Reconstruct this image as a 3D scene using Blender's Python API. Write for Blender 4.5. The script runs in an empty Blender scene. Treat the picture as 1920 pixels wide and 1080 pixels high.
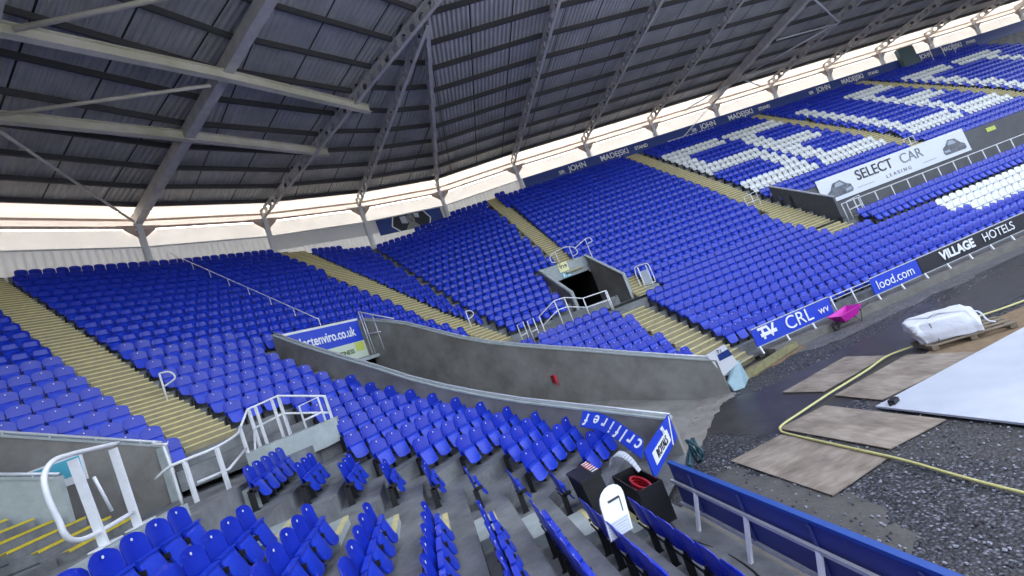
import bpy, math, random
import numpy as np
from mathutils import Vector, Matrix
random.seed(7)
sc = bpy.context.scene
G = 4.35                      # eye height above the pitch surround
# ------------------------------------------------------------------ camera
cd = bpy.data.cameras.new('camera'); cam = bpy.data.objects.new('camera', cd)
sc.collection.objects.link(cam)
cd.sensor_width = 36.0; cd.lens = 849.45/1920*36; cd.clip_end = 2000; cd.clip_start = .05
cam.matrix_world = Matrix.Translation((0, 0, G)) @ (Matrix.Rotation(math.pi/2+math.radians(4.79), 4, 'X') @ Matrix.Rotation(math.radians(-20.97), 4, 'Z'))
sc.camera = cam
# ------------------------------------------------------------------ sky, sun, exposure
SUN_EL, SUN_AZ = math.radians(42), math.radians(-12)      # azimuth clockwise from +Y
w = bpy.data.worlds.new('World'); sc.world = w; w.use_nodes = True
nt = w.node_tree; bg = nt.nodes['Background']
sky = nt.nodes.new('ShaderNodeTexSky'); sky.sky_type = 'NISHITA'; sky.sun_disc = False
sky.sun_elevation = SUN_EL; sky.sun_rotation = SUN_AZ; sky.dust_density = 6; sky.air_density = 1.0; sky.ozone_density = 1.0
hs = nt.nodes.new('ShaderNodeHueSaturation'); hs.inputs['Saturation'].default_value = .5
nt.links.new(sky.outputs[0], hs.inputs['Color']); nt.links.new(hs.outputs[0], bg.inputs[0]); bg.inputs[1].default_value = .15
sl = bpy.data.lights.new('sun', 'SUN'); sl.energy = 2.0; sl.angle = math.radians(10); sl.color = (1, .94, .88)
so = bpy.data.objects.new('sun', sl); sc.collection.objects.link(so)
sd = Vector((math.sin(SUN_AZ)*math.cos(SUN_EL), math.cos(SUN_AZ)*math.cos(SUN_EL), math.sin(SUN_EL)))
so.rotation_euler = sd.to_track_quat('Z', 'Y').to_euler()
sc.view_settings.view_transform = 'Standard'; sc.view_settings.look = 'None'
sc.view_settings.exposure = 2.88; sc.view_settings.gamma = 1
sc.cycles.max_bounces = 8; sc.cycles.diffuse_bounces = 5; sc.cycles.caustics_reflective = False; sc.cycles.caustics_refractive = False

# ------------------------------------------------------------------ materials
def mat(name, col, rough=.6, metal=0, spec=.5, noise=None, bump=None, trans=0):
    """noise=(scale, amount, second colour); bump=(scale, strength, distance)"""
    m = bpy.data.materials.new(name); m.use_nodes = True; n = m.node_tree.nodes; l = m.node_tree.links
    b = n['Principled BSDF']; b.inputs['Base Color'].default_value = (*col, 1)
    b.inputs['Roughness'].default_value = rough; b.inputs['Metallic'].default_value = metal
    b.inputs['Specular IOR Level'].default_value = spec
    g = n.new('ShaderNodeNewGeometry')
    if noise:
        t = n.new('ShaderNodeTexNoise'); t.inputs['Scale'].default_value = noise[0]; t.inputs['Detail'].default_value = 6; t.inputs['Roughness'].default_value = .65
        l.new(g.outputs['Position'], t.inputs['Vector'])
        r = n.new('ShaderNodeValToRGB'); r.color_ramp.elements[0].position = .35; r.color_ramp.elements[1].position = .68
        l.new(t.outputs[0], r.inputs[0])
        mx = n.new('ShaderNodeMix'); mx.data_type = 'RGBA'; mx.inputs[6].default_value = (*col, 1); mx.inputs[7].default_value = (*noise[2], 1)
        mm = n.new('ShaderNodeMath'); mm.operation = 'MULTIPLY'; mm.inputs[1].default_value = noise[1]
        l.new(r.outputs[0], mm.inputs[0]); l.new(mm.outputs[0], mx.inputs[0]); l.new(mx.outputs[2], b.inputs['Base Color'])
    if bump:
        t = n.new('ShaderNodeTexNoise'); t.inputs['Scale'].default_value = bump[0]; t.inputs['Detail'].default_value = 4
        l.new(g.outputs['Position'], t.inputs['Vector'])
        bp = n.new('ShaderNodeBump'); bp.inputs['Strength'].default_value = bump[1]; bp.inputs['Distance'].default_value = bump[2]
        l.new(t.outputs[0], bp.inputs['Height']); l.new(bp.outputs[0], b.inputs['Normal'])
    if trans:
        tr = n.new('ShaderNodeBsdfTranslucent'); tr.inputs[0].default_value = (*col, 1)
        ms = n.new('ShaderNodeMixShader'); ms.inputs[0].default_value = trans
        l.new(b.outputs[0], ms.inputs[1]); l.new(tr.outputs[0], ms.inputs[2]); l.new(ms.outputs[0], n['Material Output'].inputs[0])
    return m
M = {}
M['blue'] = mat('seat_blue', (.004, .02, .4), .32, noise=(2.3, .7, (.012, .042, .48)))
M['blue_lit'] = mat('seat_blue_pan_lit', (.01, .04, .54), .34, noise=(2.1, .6, (.028, .075, .64)))  # pan blue kept lighter: light on its upward face put into the colour
M['wseat'] = mat('seat_white', (.78, .8, .8), .45, noise=(2, .3, (.62, .66, .66)))
M['black'] = mat('black_metal', (.012, .012, .014), .5)
M['disc'] = mat('number_disc', (.75, .78, .85), .4)
M['conc'] = mat('terrace_concrete', (.24, .25, .255), .75, noise=(1.5, .9, (.1, .105, .11)), bump=(18, .4, .012))
M['concd'] = mat('wall_concrete', (.27, .265, .25), .75, noise=(.7, .9, (.13, .12, .105)), bump=(9, .3, .015))
M['concl'] = mat('light_concrete', (.42, .47, .47), .8, noise=(3, .6, (.27, .3, .29)), bump=(20, .3, .01))
M['step'] = mat('aisle_step', (.44, .41, .31), .8, noise=(2.2, .8, (.25, .235, .19)), bump=(25, .25, .01))
M['stepup'] = mat('upper_aisle_step', (.64, .55, .33), .8, noise=(2.2, .8, (.46, .4, .27)), bump=(25, .25, .01))
M['riser'] = mat('step_riser', (.34, .29, .16), .8, noise=(3, .7, (.2, .18, .12)))
M['nose'] = mat('yellow_nosing', (.72, .64, .28), .7, noise=(6, .8, (.5, .45, .3)))
M['noseb'] = mat('bright_yellow_nosing', (.75, .6, .03), .6, noise=(6, .7, (.5, .38, .06)))
M['white'] = mat('white_painted_steel', (.78, .8, .82), .4, noise=(7, .4, (.6, .6, .6)))
M['galv'] = mat('galvanised_rail', (.62, .64, .68), .35, metal=.3, noise=(9, .5, (.45, .46, .5)))
M['cream'] = mat('cream_painted_steel', (.84, .79, .66), .55, noise=(.55, .75, (.5, .5, .3)))
M['raft'] = mat('grey_painted_steel', (.66, .645, .6), .6, noise=(1.5, .8, (.45, .43, .39)))
M['purl'] = mat('dark_purlin', (.075, .072, .068), .6)
M['clad'] = mat('white_cladding', (.82, .82, .8), .5, noise=(.8, .5, (.68, .7, .66)), trans=.025)  # slight translucency added to opaque cladding so sun behind makes it glow
M['cladw'] = mat('white_sheet', (.9, .89, .87), .5, noise=(.6, .6, (.74, .73, .71)), trans=.22)
M['rl'] = mat('rooflight_sheet', (.86, .83, .8), .5, noise=(1.5, .6, (.74, .68, .63)), trans=.28)
M['eave'] = mat('eave_beam', (.6, .5, .42), .6, noise=(2, .7, (.38, .28, .22)))
M['navy'] = mat('dark_blue_band', (.012, .045, .24), .45)
M['adblue'] = mat('board_blue', (.012, .05, .6), .4, noise=(1.2, .5, (.02, .07, .48)))
M['adback'] = mat('board_back', (.035, .055, .26), .5, noise=(.9, .6, (.05, .055, .17)))
M['adblack'] = mat('board_black', (.01, .012, .022), .45)
M['ink'] = mat('white_print', (.85, .87, .9), .45)
M['grime'] = mat('green_lined_print', (.1, .16, .04), .6)
M['pale'] = mat('pale_panel', (.52, .56, .63), .5)
M['lime'] = mat('lime_panel', (.55, .62, .12), .5)
M['cyan'] = mat('cyan_sign', (.1, .45, .6), .4)
M['ysign'] = mat('pale_yellow_sign', (.85, .83, .45), .4)
M['dark'] = mat('opening_shade', (.006, .006, .007), .9)  # near-black walls: shade inside the passages put into the colour
M['red'] = mat('red_plastic', (.45, .015, .03), .4)
M['skin'] = mat('poster_grey', (.3, .3, .3), .5, noise=(3, .6, (.08, .08, .08)))
M['car'] = mat('car_print', (.06, .07, .09), .3, noise=(4, .7, (.25, .28, .33)))
M['bag'] = mat('woven_bag_white', (.76, .78, .84), .7, noise=(5, .4, (.6, .62, .7)), bump=(14, .4, .03))
M['wood'] = mat('pallet_wood', (.26, .21, .15), .8, noise=(6, .7, (.1, .08, .06)))
M['pink'] = mat('magenta_plastic', (.62, .02, .42), .35)
M['rubber'] = mat('black_rubber', (.015, .015, .015), .7)
M['hose'] = mat('hose_yellow', (.62, .6, .25), .45, noise=(3, .5, (.55, .5, .2)))
M['tarp'] = mat('pitch_cover', (.56, .6, .68), .5, noise=(.6, .8, (.44, .48, .56)), bump=(2.2, .6, .05))
M['cone'] = mat('concrete_kerb', (.2, .19, .17), .85, noise=(2, .8, (.11, .1, .09)), bump=(14, .4, .02))
M['mud'] = mat('wet_mud', (.024, .023, .024), .38, noise=(1.4, .8, (.055, .053, .055)), bump=(10, .4, .015))
M['sand'] = mat('sandy_dirt', (.26, .18, .1), .9, noise=(5, .7, (.14, .1, .07)), bump=(30, .5, .02))
M['banner'] = mat('banner_silver', (.74, .77, .82), .4, noise=(.5, .4, (.64, .68, .74)))
M['timber'] = mat('mossy_timber', (.28, .26, .12), .85, noise=(4, .8, (.15, .14, .09)), bump=(20, .5, .02))

def gravel():
    m = bpy.data.materials.new('gravel'); m.use_nodes = True; n = m.node_tree.nodes; l = m.node_tree.links; b = n['Principled BSDF']
    g = n.new('ShaderNodeNewGeometry')
    v = n.new('ShaderNodeTexVoronoi'); v.inputs['Scale'].default_value = 24; l.new(g.outputs['Position'], v.inputs['Vector'])
    sx = n.new('ShaderNodeSeparateColor'); l.new(v.outputs['Color'], sx.inputs[0])
    r = n.new('ShaderNodeValToRGB'); e = r.color_ramp.elements
    e[0].position = 0; e[0].color = (.022, .023, .03, 1); e[1].position = 1; e[1].color = (.3, .31, .36, 1)
    q = e.new(.62); q.color = (.07, .075, .095, 1); q = e.new(.86); q.color = (.15, .16, .2, 1)
    l.new(sx.outputs[0], r.inputs[0])
    dk = n.new('ShaderNodeMapRange'); dk.inputs[1].default_value = .15; dk.inputs[2].default_value = .7; dk.inputs[3].default_value = 1; dk.inputs[4].default_value = .25
    l.new(v.outputs['Distance'], dk.inputs[0])
    t = n.new('ShaderNodeTexNoise'); t.inputs['Scale'].default_value = .55; t.inputs['Detail'].default_value = 5; l.new(g.outputs['Position'], t.inputs['Vector'])
    r2 = n.new('ShaderNodeValToRGB'); r2.color_ramp.elements[0].position = .47; r2.color_ramp.elements[1].position = .56; l.new(t.outputs[0], r2.inputs[0])
    mu = n.new('ShaderNodeMix'); mu.data_type = 'RGBA'; mu.blend_type = 'MULTIPLY'; mu.inputs[0].default_value = 1
    l.new(r.outputs[0], mu.inputs[6]); l.new(dk.outputs[0], mu.inputs[7])
    mx = n.new('ShaderNodeMix'); mx.data_type = 'RGBA'; mx.inputs[7].default_value = (.06, .056, .055, 1)
    mm = n.new('ShaderNodeMath'); mm.operation = 'MULTIPLY'; mm.inputs[1].default_value = .55; l.new(r2.outputs[0], mm.inputs[0])
    l.new(mm.outputs[0], mx.inputs[0]); l.new(mu.outputs[2], mx.inputs[6]); l.new(mx.outputs[2], b.inputs['Base Color'])
    b.inputs['Roughness'].default_value = .6
    bp = n.new('ShaderNodeBump'); bp.inputs['Strength'].default_value = .8; bp.inputs['Distance'].default_value = .02; bp.invert = True
    l.new(v.outputs['Distance'], bp.inputs['Height']); l.new(bp.outputs[0], b.inputs['Normal'])
    return m
M['gravel'] = gravel()
def deckmat():
    m = bpy.data.materials.new('roof_deck'); m.use_nodes = True; n = m.node_tree.nodes; l = m.node_tree.links; b = n['Principled BSDF']
    uv = n.new('ShaderNodeUVMap'); s = n.new('ShaderNodeSeparateXYZ'); l.new(uv.outputs[0], s.inputs[0])
    a = n.new('ShaderNodeMath'); a.operation = 'MULTIPLY'; a.inputs[1].default_value = 2*math.pi/.26; l.new(s.outputs[0], a.inputs[0])
    si = n.new('ShaderNodeMath'); si.operation = 'SINE'; l.new(a.outputs[0], si.inputs[0])
    bp = n.new('ShaderNodeBump'); bp.inputs['Strength'].default_value = 1; bp.inputs['Distance'].default_value = .035; l.new(si.outputs[0], bp.inputs['Height']); l.new(bp.outputs[0], b.inputs['Normal'])
    # sheet ends: a darker joint every 2.4 m along the bay
    md = n.new('ShaderNodeMath'); md.operation = 'MODULO'; md.inputs[1].default_value = 2.43; ab = n.new('ShaderNodeMath'); ab.operation = 'ABSOLUTE'
    l.new(s.outputs[0], ab.inputs[0]); l.new(ab.outputs[0], md.inputs[0])
    lt = n.new('ShaderNodeMath'); lt.operation = 'LESS_THAN'; lt.inputs[1].default_value = .07; l.new(md.outputs[0], lt.inputs[0])
    g = n.new('ShaderNodeNewGeometry'); t = n.new('ShaderNodeTexNoise'); t.inputs['Scale'].default_value = .6; t.inputs['Detail'].default_value = 6; l.new(g.outputs['Position'], t.inputs['Vector'])
    r = n.new('ShaderNodeValToRGB'); r.color_ramp.elements[0].position = .3; r.color_ramp.elements[0].color = (.4, .4, .375, 1); r.color_ramp.elements[1].position = .7; r.color_ramp.elements[1].color = (.6, .59, .555, 1)
    l.new(t.outputs[0], r.inputs[0])
    mx = n.new('ShaderNodeMix'); mx.data_type = 'RGBA'; mx.inputs[7].default_value = (.02, .02, .022, 1); l.new(lt.outputs[0], mx.inputs[0]); l.new(r.outputs[0], mx.inputs[6]); l.new(mx.outputs[2], b.inputs['Base Color'])
    b.inputs['Roughness'].default_value = .55
    return m
M['deck'] = deckmat()
def plymat():
    m = bpy.data.materials.new('weathered_plywood'); m.use_nodes = True; n = m.node_tree.nodes; l = m.node_tree.links; b = n['Principled BSDF']
    tc = n.new('ShaderNodeTexCoord'); mp = n.new('ShaderNodeMapping'); mp.inputs['Scale'].default_value = (1.6, 5, 1); l.new(tc.outputs['Object'], mp.inputs[0])
    t = n.new('ShaderNodeTexNoise'); t.inputs['Scale'].default_value = 1.5; t.inputs['Detail'].default_value = 8; t.inputs['Distortion'].default_value = .6; l.new(mp.outputs[0], t.inputs['Vector'])
    r = n.new('ShaderNodeValToRGB'); e = r.color_ramp.elements; e[0].position = .3; e[0].color = (.24, .2, .16, 1); e[1].position = .75; e[1].color = (.42, .36, .3, 1)
    l.new(t.outputs[0], r.inputs[0])
    t2 = n.new('ShaderNodeTexNoise'); t2.inputs['Scale'].default_value = 1.1; t2.inputs['Detail'].default_value = 5; l.new(tc.outputs['Object'], t2.inputs['Vector'])
    mx = n.new('ShaderNodeMix'); mx.data_type = 'RGBA'; mx.blend_type = 'MULTIPLY'; mx.inputs[0].default_value = .8
    r2 = n.new('ShaderNodeValToRGB'); r2.color_ramp.elements[0].position = .35; r2.color_ramp.elements[0].color = (.5, .48, .47, 1); r2.color_ramp.elements[1].position = .6
    l.new(t2.outputs[0], r2.inputs[0]); l.new(r.outputs[0], mx.inputs[6]); l.new(r2.outputs[0], mx.inputs[7]); l.new(mx.outputs[2], b.inputs['Base Color'])
    b.inputs['Roughness'].default_value = .7
    return m
M['ply'] = plymat()

# ------------------------------------------------------------------ helpers
COL = sc.collection
def tag(o, label=None, cat=None, group=None, kind=None):
    if label: o['label'] = label
    if cat: o['category'] = cat
    if group: o['group'] = group
    if kind: o['kind'] = kind
    return o
def empty(name, loc, label, cat, group=None):
    o = bpy.data.objects.new(name, None); COL.objects.link(o); o.location = loc; o.empty_display_size = .2
    return tag(o, label, cat, group)
class MB:
    def __init__(s): s.v = []; s.f = []; s.m = []; s.uv = []
    def poly(s, pts, m=0, uv=None):
        b = len(s.v); s.v += [tuple(map(float, p)) for p in pts]; s.f.append(tuple(range(b, b+len(pts)))); s.m.append(m)
        s.uv.append(uv or [(0, 0)]*len(pts))
    def hexa(s, p, m=0):                       # 8 points: bottom 4 then top 4
        b = len(s.v); s.v += [tuple(map(float, q)) for q in p]
        for q in ((0, 3, 2, 1), (4, 5, 6, 7), (0, 1, 5, 4), (1, 2, 6, 5), (2, 3, 7, 6), (3, 0, 4, 7)):
            s.f.append(tuple(b+i for i in q)); s.m.append(m); s.uv.append([(0, 0)]*4)
    def box(s, c, sx, sy, sz, ang=0., m=0):    # centre, sizes, rotation about z
        ca, sa = math.cos(ang), math.sin(ang); P = []
        for z in (-sz/2, sz/2):
            for x, y in ((-sx/2, -sy/2), (sx/2, -sy/2), (sx/2, sy/2), (-sx/2, sy/2)):
                P.append((c[0]+x*ca-y*sa, c[1]+x*sa+y*ca, c[2]+z))
        s.hexa(P, m)
    def prism(s, poly, z0, z1, m=0):           # vertical prism; z0,z1 numbers or per-vertex lists
        n = len(poly); z0 = [z0]*n if np.isscalar(z0) else z0; z1 = [z1]*n if np.isscalar(z1) else z1
        b = len(s.v); s.v += [(float(p[0]), float(p[1]), float(z)) for p, z in zip(poly, z0)]+[(float(p[0]), float(p[1]), float(z)) for p, z in zip(poly, z1)]
        s.f.append(tuple(b+i for i in range(n))[::-1]); s.f.append(tuple(b+n+i for i in range(n))); s.m += [m, m]; s.uv += [[(0, 0)]*n]*2
        for i in range(n):
            j = (i+1) % n; s.f.append((b+i, b+j, b+n+j, b+n+i)); s.m.append(m); s.uv.append([(0, 0)]*4)
    def bar(s, a, b_, w, h, m=0, up=(0, 0, 1)):  # rectangular bar between two points
        a = Vector(a); b_ = Vector(b_); d = (b_-a).normalized(); u = Vector(up); x = d.cross(u)
        if x.length < 1e-4: x = d.cross(Vector((1, 0, 0)))
        x.normalize(); y = x.cross(d).normalized()
        P = [p+x*(sx*w/2)+y*(sy*h/2) for p in (a, b_) for sx, sy in ((-1, -1), (1, -1), (1, 1), (-1, 1))]
        s.hexa(P, m)
    def tube(s, pts, r, n=8, m=0, closed=False):
        pts = [Vector(p) for p in pts]; N = len(pts); b = len(s.v); prev = None
        for i, p in enumerate(pts):
            if closed: d = (pts[(i+1) % N]-pts[i-1])
            else: d = pts[min(i+1, N-1)]-pts[max(i-1, 0)]
            d.normalize()
            x = d.cross(Vector((0, 0, 1))) if prev is None else prev-d*prev.dot(d)
            if x.length < 1e-3: x = d.cross(Vector((1, 0, 0)))
            x.normalize(); prev = x; y = d.cross(x)
            for k in range(n):
                a = 2*math.pi*k/n; q = p+x*(r*math.cos(a))+y*(r*math.sin(a)); s.v.append(tuple(q))
        R = N if closed else N-1
        for i in range(R):
            for k in range(n):
                a0 = b+i*n+k; a1 = b+i*n+(k+1) % n; c0 = b+((i+1) % N)*n+k; c1 = b+((i+1) % N)*n+(k+1) % n
                s.f.append((a0, a1, c1, c0)); s.m.append(m); s.uv.append([(0, 0)]*4)
        if not closed:
            s.f.append(tuple(b+k for k in range(n))[::-1]); s.f.append(tuple(b+(N-1)*n+k for k in range(n))); s.m += [m, m]; s.uv += [[(0, 0)]*n]*2
    def build(s, name, mats, parent=None, smooth=False, uv=False):
        me = bpy.data.meshes.new(name); me.from_pydata(s.v, [], s.f)
        for mm in (mats if isinstance(mats, (list, tuple)) else [mats]): me.materials.append(mm)
        me.polygons.foreach_set('material_index', s.m)
        if smooth: me.polygons.foreach_set('use_smooth', [True]*len(s.f))
        if uv:
            u = me.uv_layers.new(name='UVMap'); u.data.foreach_set('uv', [c for q in s.uv for p in q for c in p])
        me.update(); o = bpy.data.objects.new(name, me); COL.objects.link(o)
        if parent:
            o.parent = parent; o.location = -Vector(parent.location)
            if parent.parent: o.location = (0, 0, 0)
        return o
def smooth_path(pts, n=6, closed=False):
    """Catmull-Rom"""
    P = [Vector(p) for p in pts]; out = []
    for i in range(len(P)-1):
        p0 = P[max(i-1, 0)]; p1 = P[i]; p2 = P[i+1]; p3 = P[min(i+2, len(P)-1)]
        for k in range(n):
            t = k/n; out.append(.5*((2*p1)+(p2-p0)*t+(2*p0-5*p1+4*p2-p3)*t*t+(3*p1-p0-3*p2+p3)*t**3))
    out.append(P[-1]); return out
def text_mesh(txt, size, depth=.006, shear=0, bold=0, sx=1.):
    c = bpy.data.curves.new('t', 'FONT'); c.body = txt; c.size = size; c.extrude = depth; c.shear = shear; c.offset = bold
    c.align_x = 'CENTER'; c.align_y = 'CENTER'
    o = bpy.data.objects.new('t', c); COL.objects.link(o); dg = bpy.context.evaluated_depsgraph_get(); dg.update()
    me = bpy.data.meshes.new_from_object(o.evaluated_get(dg)); bpy.data.objects.remove(o); bpy.data.curves.remove(c)
    if sx != 1:
        for v in me.vertices: v.co.x *= sx
    return me
def put_text(name, txt, size, centre, xdir, zdir, m, parent, bold=0, sx=1., depth=.006):
    """lettering lying on a plane whose reading direction is xdir and whose up is zdir"""
    me = text_mesh(txt, size, depth, bold=bold, sx=sx); me.materials.clear(); me.materials.append(m)
    X = Vector(xdir).normalized(); Z = Vector(zdir); Z = (Z-X*Z.dot(X)).normalized(); N = X.cross(Z)
    R = Matrix((X, Z, N)).transposed()
    me.transform(Matrix.Translation(Vector(centre)) @ R.to_4x4())
    o = bpy.data.objects.new(name, me); COL.objects.link(o)
    if parent: o.parent = parent; o.location = -Vector(parent.location) if not parent.parent else (0, 0, 0)
    return o

# ------------------------------------------------------------------ the bowl: rows as plan polylines
TH = math.radians(78.9)
V2 = lambda a, b: np.array([a, b], float)
U79 = V2(math.sin(TH), math.cos(TH)); N79 = V2(-math.cos(TH), math.sin(TH))
U34 = V2(.559, .829); N34 = V2(-.829, .559); U13 = V2(-.2334, .9724); N13 = V2(-.9724, -.2334)
ZT = lambda r: float(np.interp(r, [-1, 0, 10, 12, 16, 31, 34], [-3.69, -3.35, .03, 1.0, 2.9, 11.45, 13.16]))+G     # seat tops
ZF = lambda r: ZT(r)-.85                                                                                           # treads
D34 = lambda r: 5.05+.827*r
D79 = lambda r: float(np.interp(r, [-1, 0, 10, 19.4, 32, 34], [15.5, 16.2, 23.2, 29.6, 39.2, 40.7]))
P13 = lambda r: -2.51+.79*r
def creaseA(r): t = (r-10.3)/19.2; return V2(-.84-8.59*t, 23.03+13.27*t)
AL4 = lambda r: 10.4-.05*r
def inter(n1, d1, n2, d2): return np.linalg.solve(np.array([n1, n2]), np.array([d1, d2]))
NEAR_BACK = -9.
def row_near(r):  return [N13*P13(r)+U13*NEAR_BACK, inter(N13, P13(r), N34, D34(r))]
def row_main(r):  return [(inter(N13, P13(r), N34, D34(r)) if r < 9.6 else N34*D34(r)+U34*(-7)), N34*D34(r)+U34*12., creaseA(r), N79*D79(r)+U79*AL4(r), N79*D79(r)+U79*82]
# wall / roof columns along the back
CK = [V2(4.16, 40.97), V2(-3.09, 40.12), V2(-9.49, 36.6), V2(-15.19, 32.04), V2(-19.96, 26.51), V2(-23.64, 20.21)]
CK += [CK[-1]-7.3*V2(math.sin(math.radians(15)), math.cos(math.radians(15)))]
CK += [CK[-1]-7.3*V2(math.sin(math.radians(-2)), math.cos(math.radians(-2)))]
for k in range(4): CK.append(CK[-1]-7.3*U13)
CR = [CK[0]+7.3*i*U79 for i in range(1, 12)]
COLS = CR[::-1]+CK               # right end -> ... -> left end
# ---- voids cut out of the terracing (convex plan polygons)
AX = V2(-.866, .5); NL = V2(.5, .866)
tun = [AX*a+NL*b for a, b in ((-6, 10.82), (-6, 15.45), (17.45, 15.45), (17.45, 10.82))]
v19 = [V2(2.0, 28.05), V2(5.0, 28.32), V2(6.0, 25.0), V2(2.95, 24.6)]
def sd_(d, a): return N79*d+U79*a
plat = [sd_(22.45, 24.3), sd_(22.45, 50), sd_(25.1, 50), sd_(25.1, 24.3)]
vleft = [N13*a+U13*b for a, b in ((6.3, 11.0), (6.3, 12.8), (30, 12.8), (30, 11.0))]
VOIDS = [tun, v19, plat]
def orient(p):
    a = sum(p[i][0]*p[(i+1) % len(p)][1]-p[(i+1) % len(p)][0]*p[i][1] for i in range(len(p)))
    return p if a > 0 else p[::-1]
VOIDS = [orient(v) for v in VOIDS]
def split(poly, a, b):
    """cut convex polygon by line a->b: returns (left part, right part)"""
    L, R = [], []; n = V2(-(b-a)[1], (b-a)[0])
    for i in range(len(poly)):
        p, q = poly[i], poly[(i+1) % len(poly)]; dp, dq = (p-a) @ n, (q-a) @ n
        if dp >= 0: L.append(p)
        if dp <= 0: R.append(p)
        if dp*dq < 0: x = p+(q-p)*(dp/(dp-dq)); L.append(x); R.append(x)
    return (L if len(L) > 2 else None), (R if len(R) > 2 else None)
def subtract(poly, void):
    out = []; cur = poly
    for i in range(len(void)):
        if cur is None: break
        inn, outp = split(cur, void[i], void[(i+1) % len(void)])
        if outp is not None: out.append(outp)
        cur = inn
    return out
def cut(polys, voids):
    for v in voids:
        nx = []
        for p in polys: nx += subtract(p, v)
        polys = nx
    return polys
def inside(P, void, mg=0.):
    for i in range(len(void)):
        a, b = void[i], void[(i+1) % len(void)]; e = (b-a)/np.linalg.norm(b-a)
        if (P-a) @ V2(-e[1], e[0]) < -mg: return False
    return True
def wall_clip(polys):
    """keep only what is in front of the rear wall polygon"""
    for i in range(len(COLS)-1):
        a, b = COLS[i], COLS[i+1]; e = b-a
        # only cut faces lying close to this bay
        nx = []
        for p in polys:
            c_ = sum(p)/len(p); s_ = (c_-a) @ e/(e @ e)
            if -.6 < s_ < 1.6:
                L, R = split(p, a, b)
                if L is not None: nx.append(L)
            else: nx.append(p)
        polys = nx
    return polys
def behind_wall(P):
    for i in range(len(COLS)-1):
        a, b = COLS[i], COLS[i+1]; e = b-a; L = np.linalg.norm(e); s_ = (P-a) @ e/L
        if -.01 <= s_ <= L+.01:
            dd = (P-a) @ V2(-e[1], e[0])/L
            if dd < .33: return True
            return False
    return False

stand = empty('stadium_stand', (0, 0, 0), 'grey concrete stepped seating stand with pale yellow aisle steps curving round the corner', 'stadium stand')
ter = MB()
def over_cap(p, r):
    """the wall cuts the top rows off in steps right of the corner crease"""
    a = p @ U79
    if a < -2.6 or a > 8.3 or p @ U34 < 22.5: return False
    return r > (29 if a < 1.6 else 30 if a < 5 else 31)
def terrace(rowf, r0, r1, voids, back=.27, extra=None):
    R = list(range(r0, r1+1))
    for r in R:
        f0 = rowf(r-1+.33 if r > r0 else r-1.2); f1 = rowf(r+.33)       # front edge of this tread, riser line behind it
        zf = ZF(r); zn = ZF(r+1)
        for i in range(len(f0)-1):
            q = [f0[i], f0[i+1], f1[i+1], f1[i]]
            pieces = [q] if not (r > 28 and i == 2) else [[q[0]+(q[1]-q[0])*(k/24), q[0]+(q[1]-q[0])*((k+1)/24), q[3]+(q[2]-q[3])*((k+1)/24), q[3]+(q[2]-q[3])*(k/24)] for k in range(24)]
            polys = cut([orient(x) for x in pieces], voids)
            if extra: polys = extra(polys, r)
            polys = wall_clip(polys) if r > 24 else polys
            polys = [p for p in polys if not (r > 29 and over_cap(sum(p)/len(p), r))]
            for p in polys: ter.poly([(x[0], x[1], zf) for x in p])
            # riser (vertical) as a thin sliver cut the same way
            e = f1[i+1]-f1[i]; L = np.linalg.norm(e)
            if L < .05: continue
            nn = V2(-e[1], e[0])/L*.01
            sl_ = [orient([f1[i], f1[i+1], f1[i+1]+nn, f1[i]+nn])]
            sl_ = cut(sl_, voids)
            if extra: sl_ = extra(sl_, r)
            if r > 24: sl_ = wall_clip(sl_)
            sl_ = [p for p in sl_ if not (r > 28 and over_cap(sum(p)/len(p), r+1))]
            for p in sl_:
                c_ = [(x-f1[i]) @ e/L for x in p]; a_, b_ = min(c_), max(c_)
                A = f1[i]+e/L*a_; B = f1[i]+e/L*b_
                ter.poly([(A[0], A[1], zf), (B[0], B[1], zf), (B[0], B[1], zn), (A[0], A[1], zn)])
# left edge of the upper corner block is the far wall of the left-hand stairwell
LW0 = V2(-9.2, 10.85)
def keep_right_of_left_wall(polys, r):
    out = []
    for p in polys:
        L, R_ = split(p, LW0, LW0+N13)       # left of direction N13 = smaller al
        c = [q for q in (L, R_) if q is not None and (sum(q)/len(q)-LW0) @ U13 > 0]
        out += c
    return out
land = [V2(-6.95, 11.2), V2(-7.3, 12.9), V2(-8.7, 13.9), V2(-10.4, 11.9), V2(-9.2, 10.85)]
terrace(row_near, 0, 8, [])
terrace(row_main, 0, 9, VOIDS)
terrace(row_main, 10, 34, VOIDS, extra=keep_right_of_left_wall)
# upper part of the near stand left of the stairwell (seen only as a sloping edge)
def near_upper(polys, r):
    out = []
    for p in polys:
        L, R_ = split(p, U13*9.15, U13*9.15+N13)
        out += [q for q in (L, R_) if q is not None and (sum(q)/len(q)) @ U13 < 9.15]
    return out
terrace(lambda r: [N13*(P13(r)+1.6)+U13*NEAR_BACK, N13*(P13(r)+1.6)+U13*11.], 9, 29, [], extra=near_upper)
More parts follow.
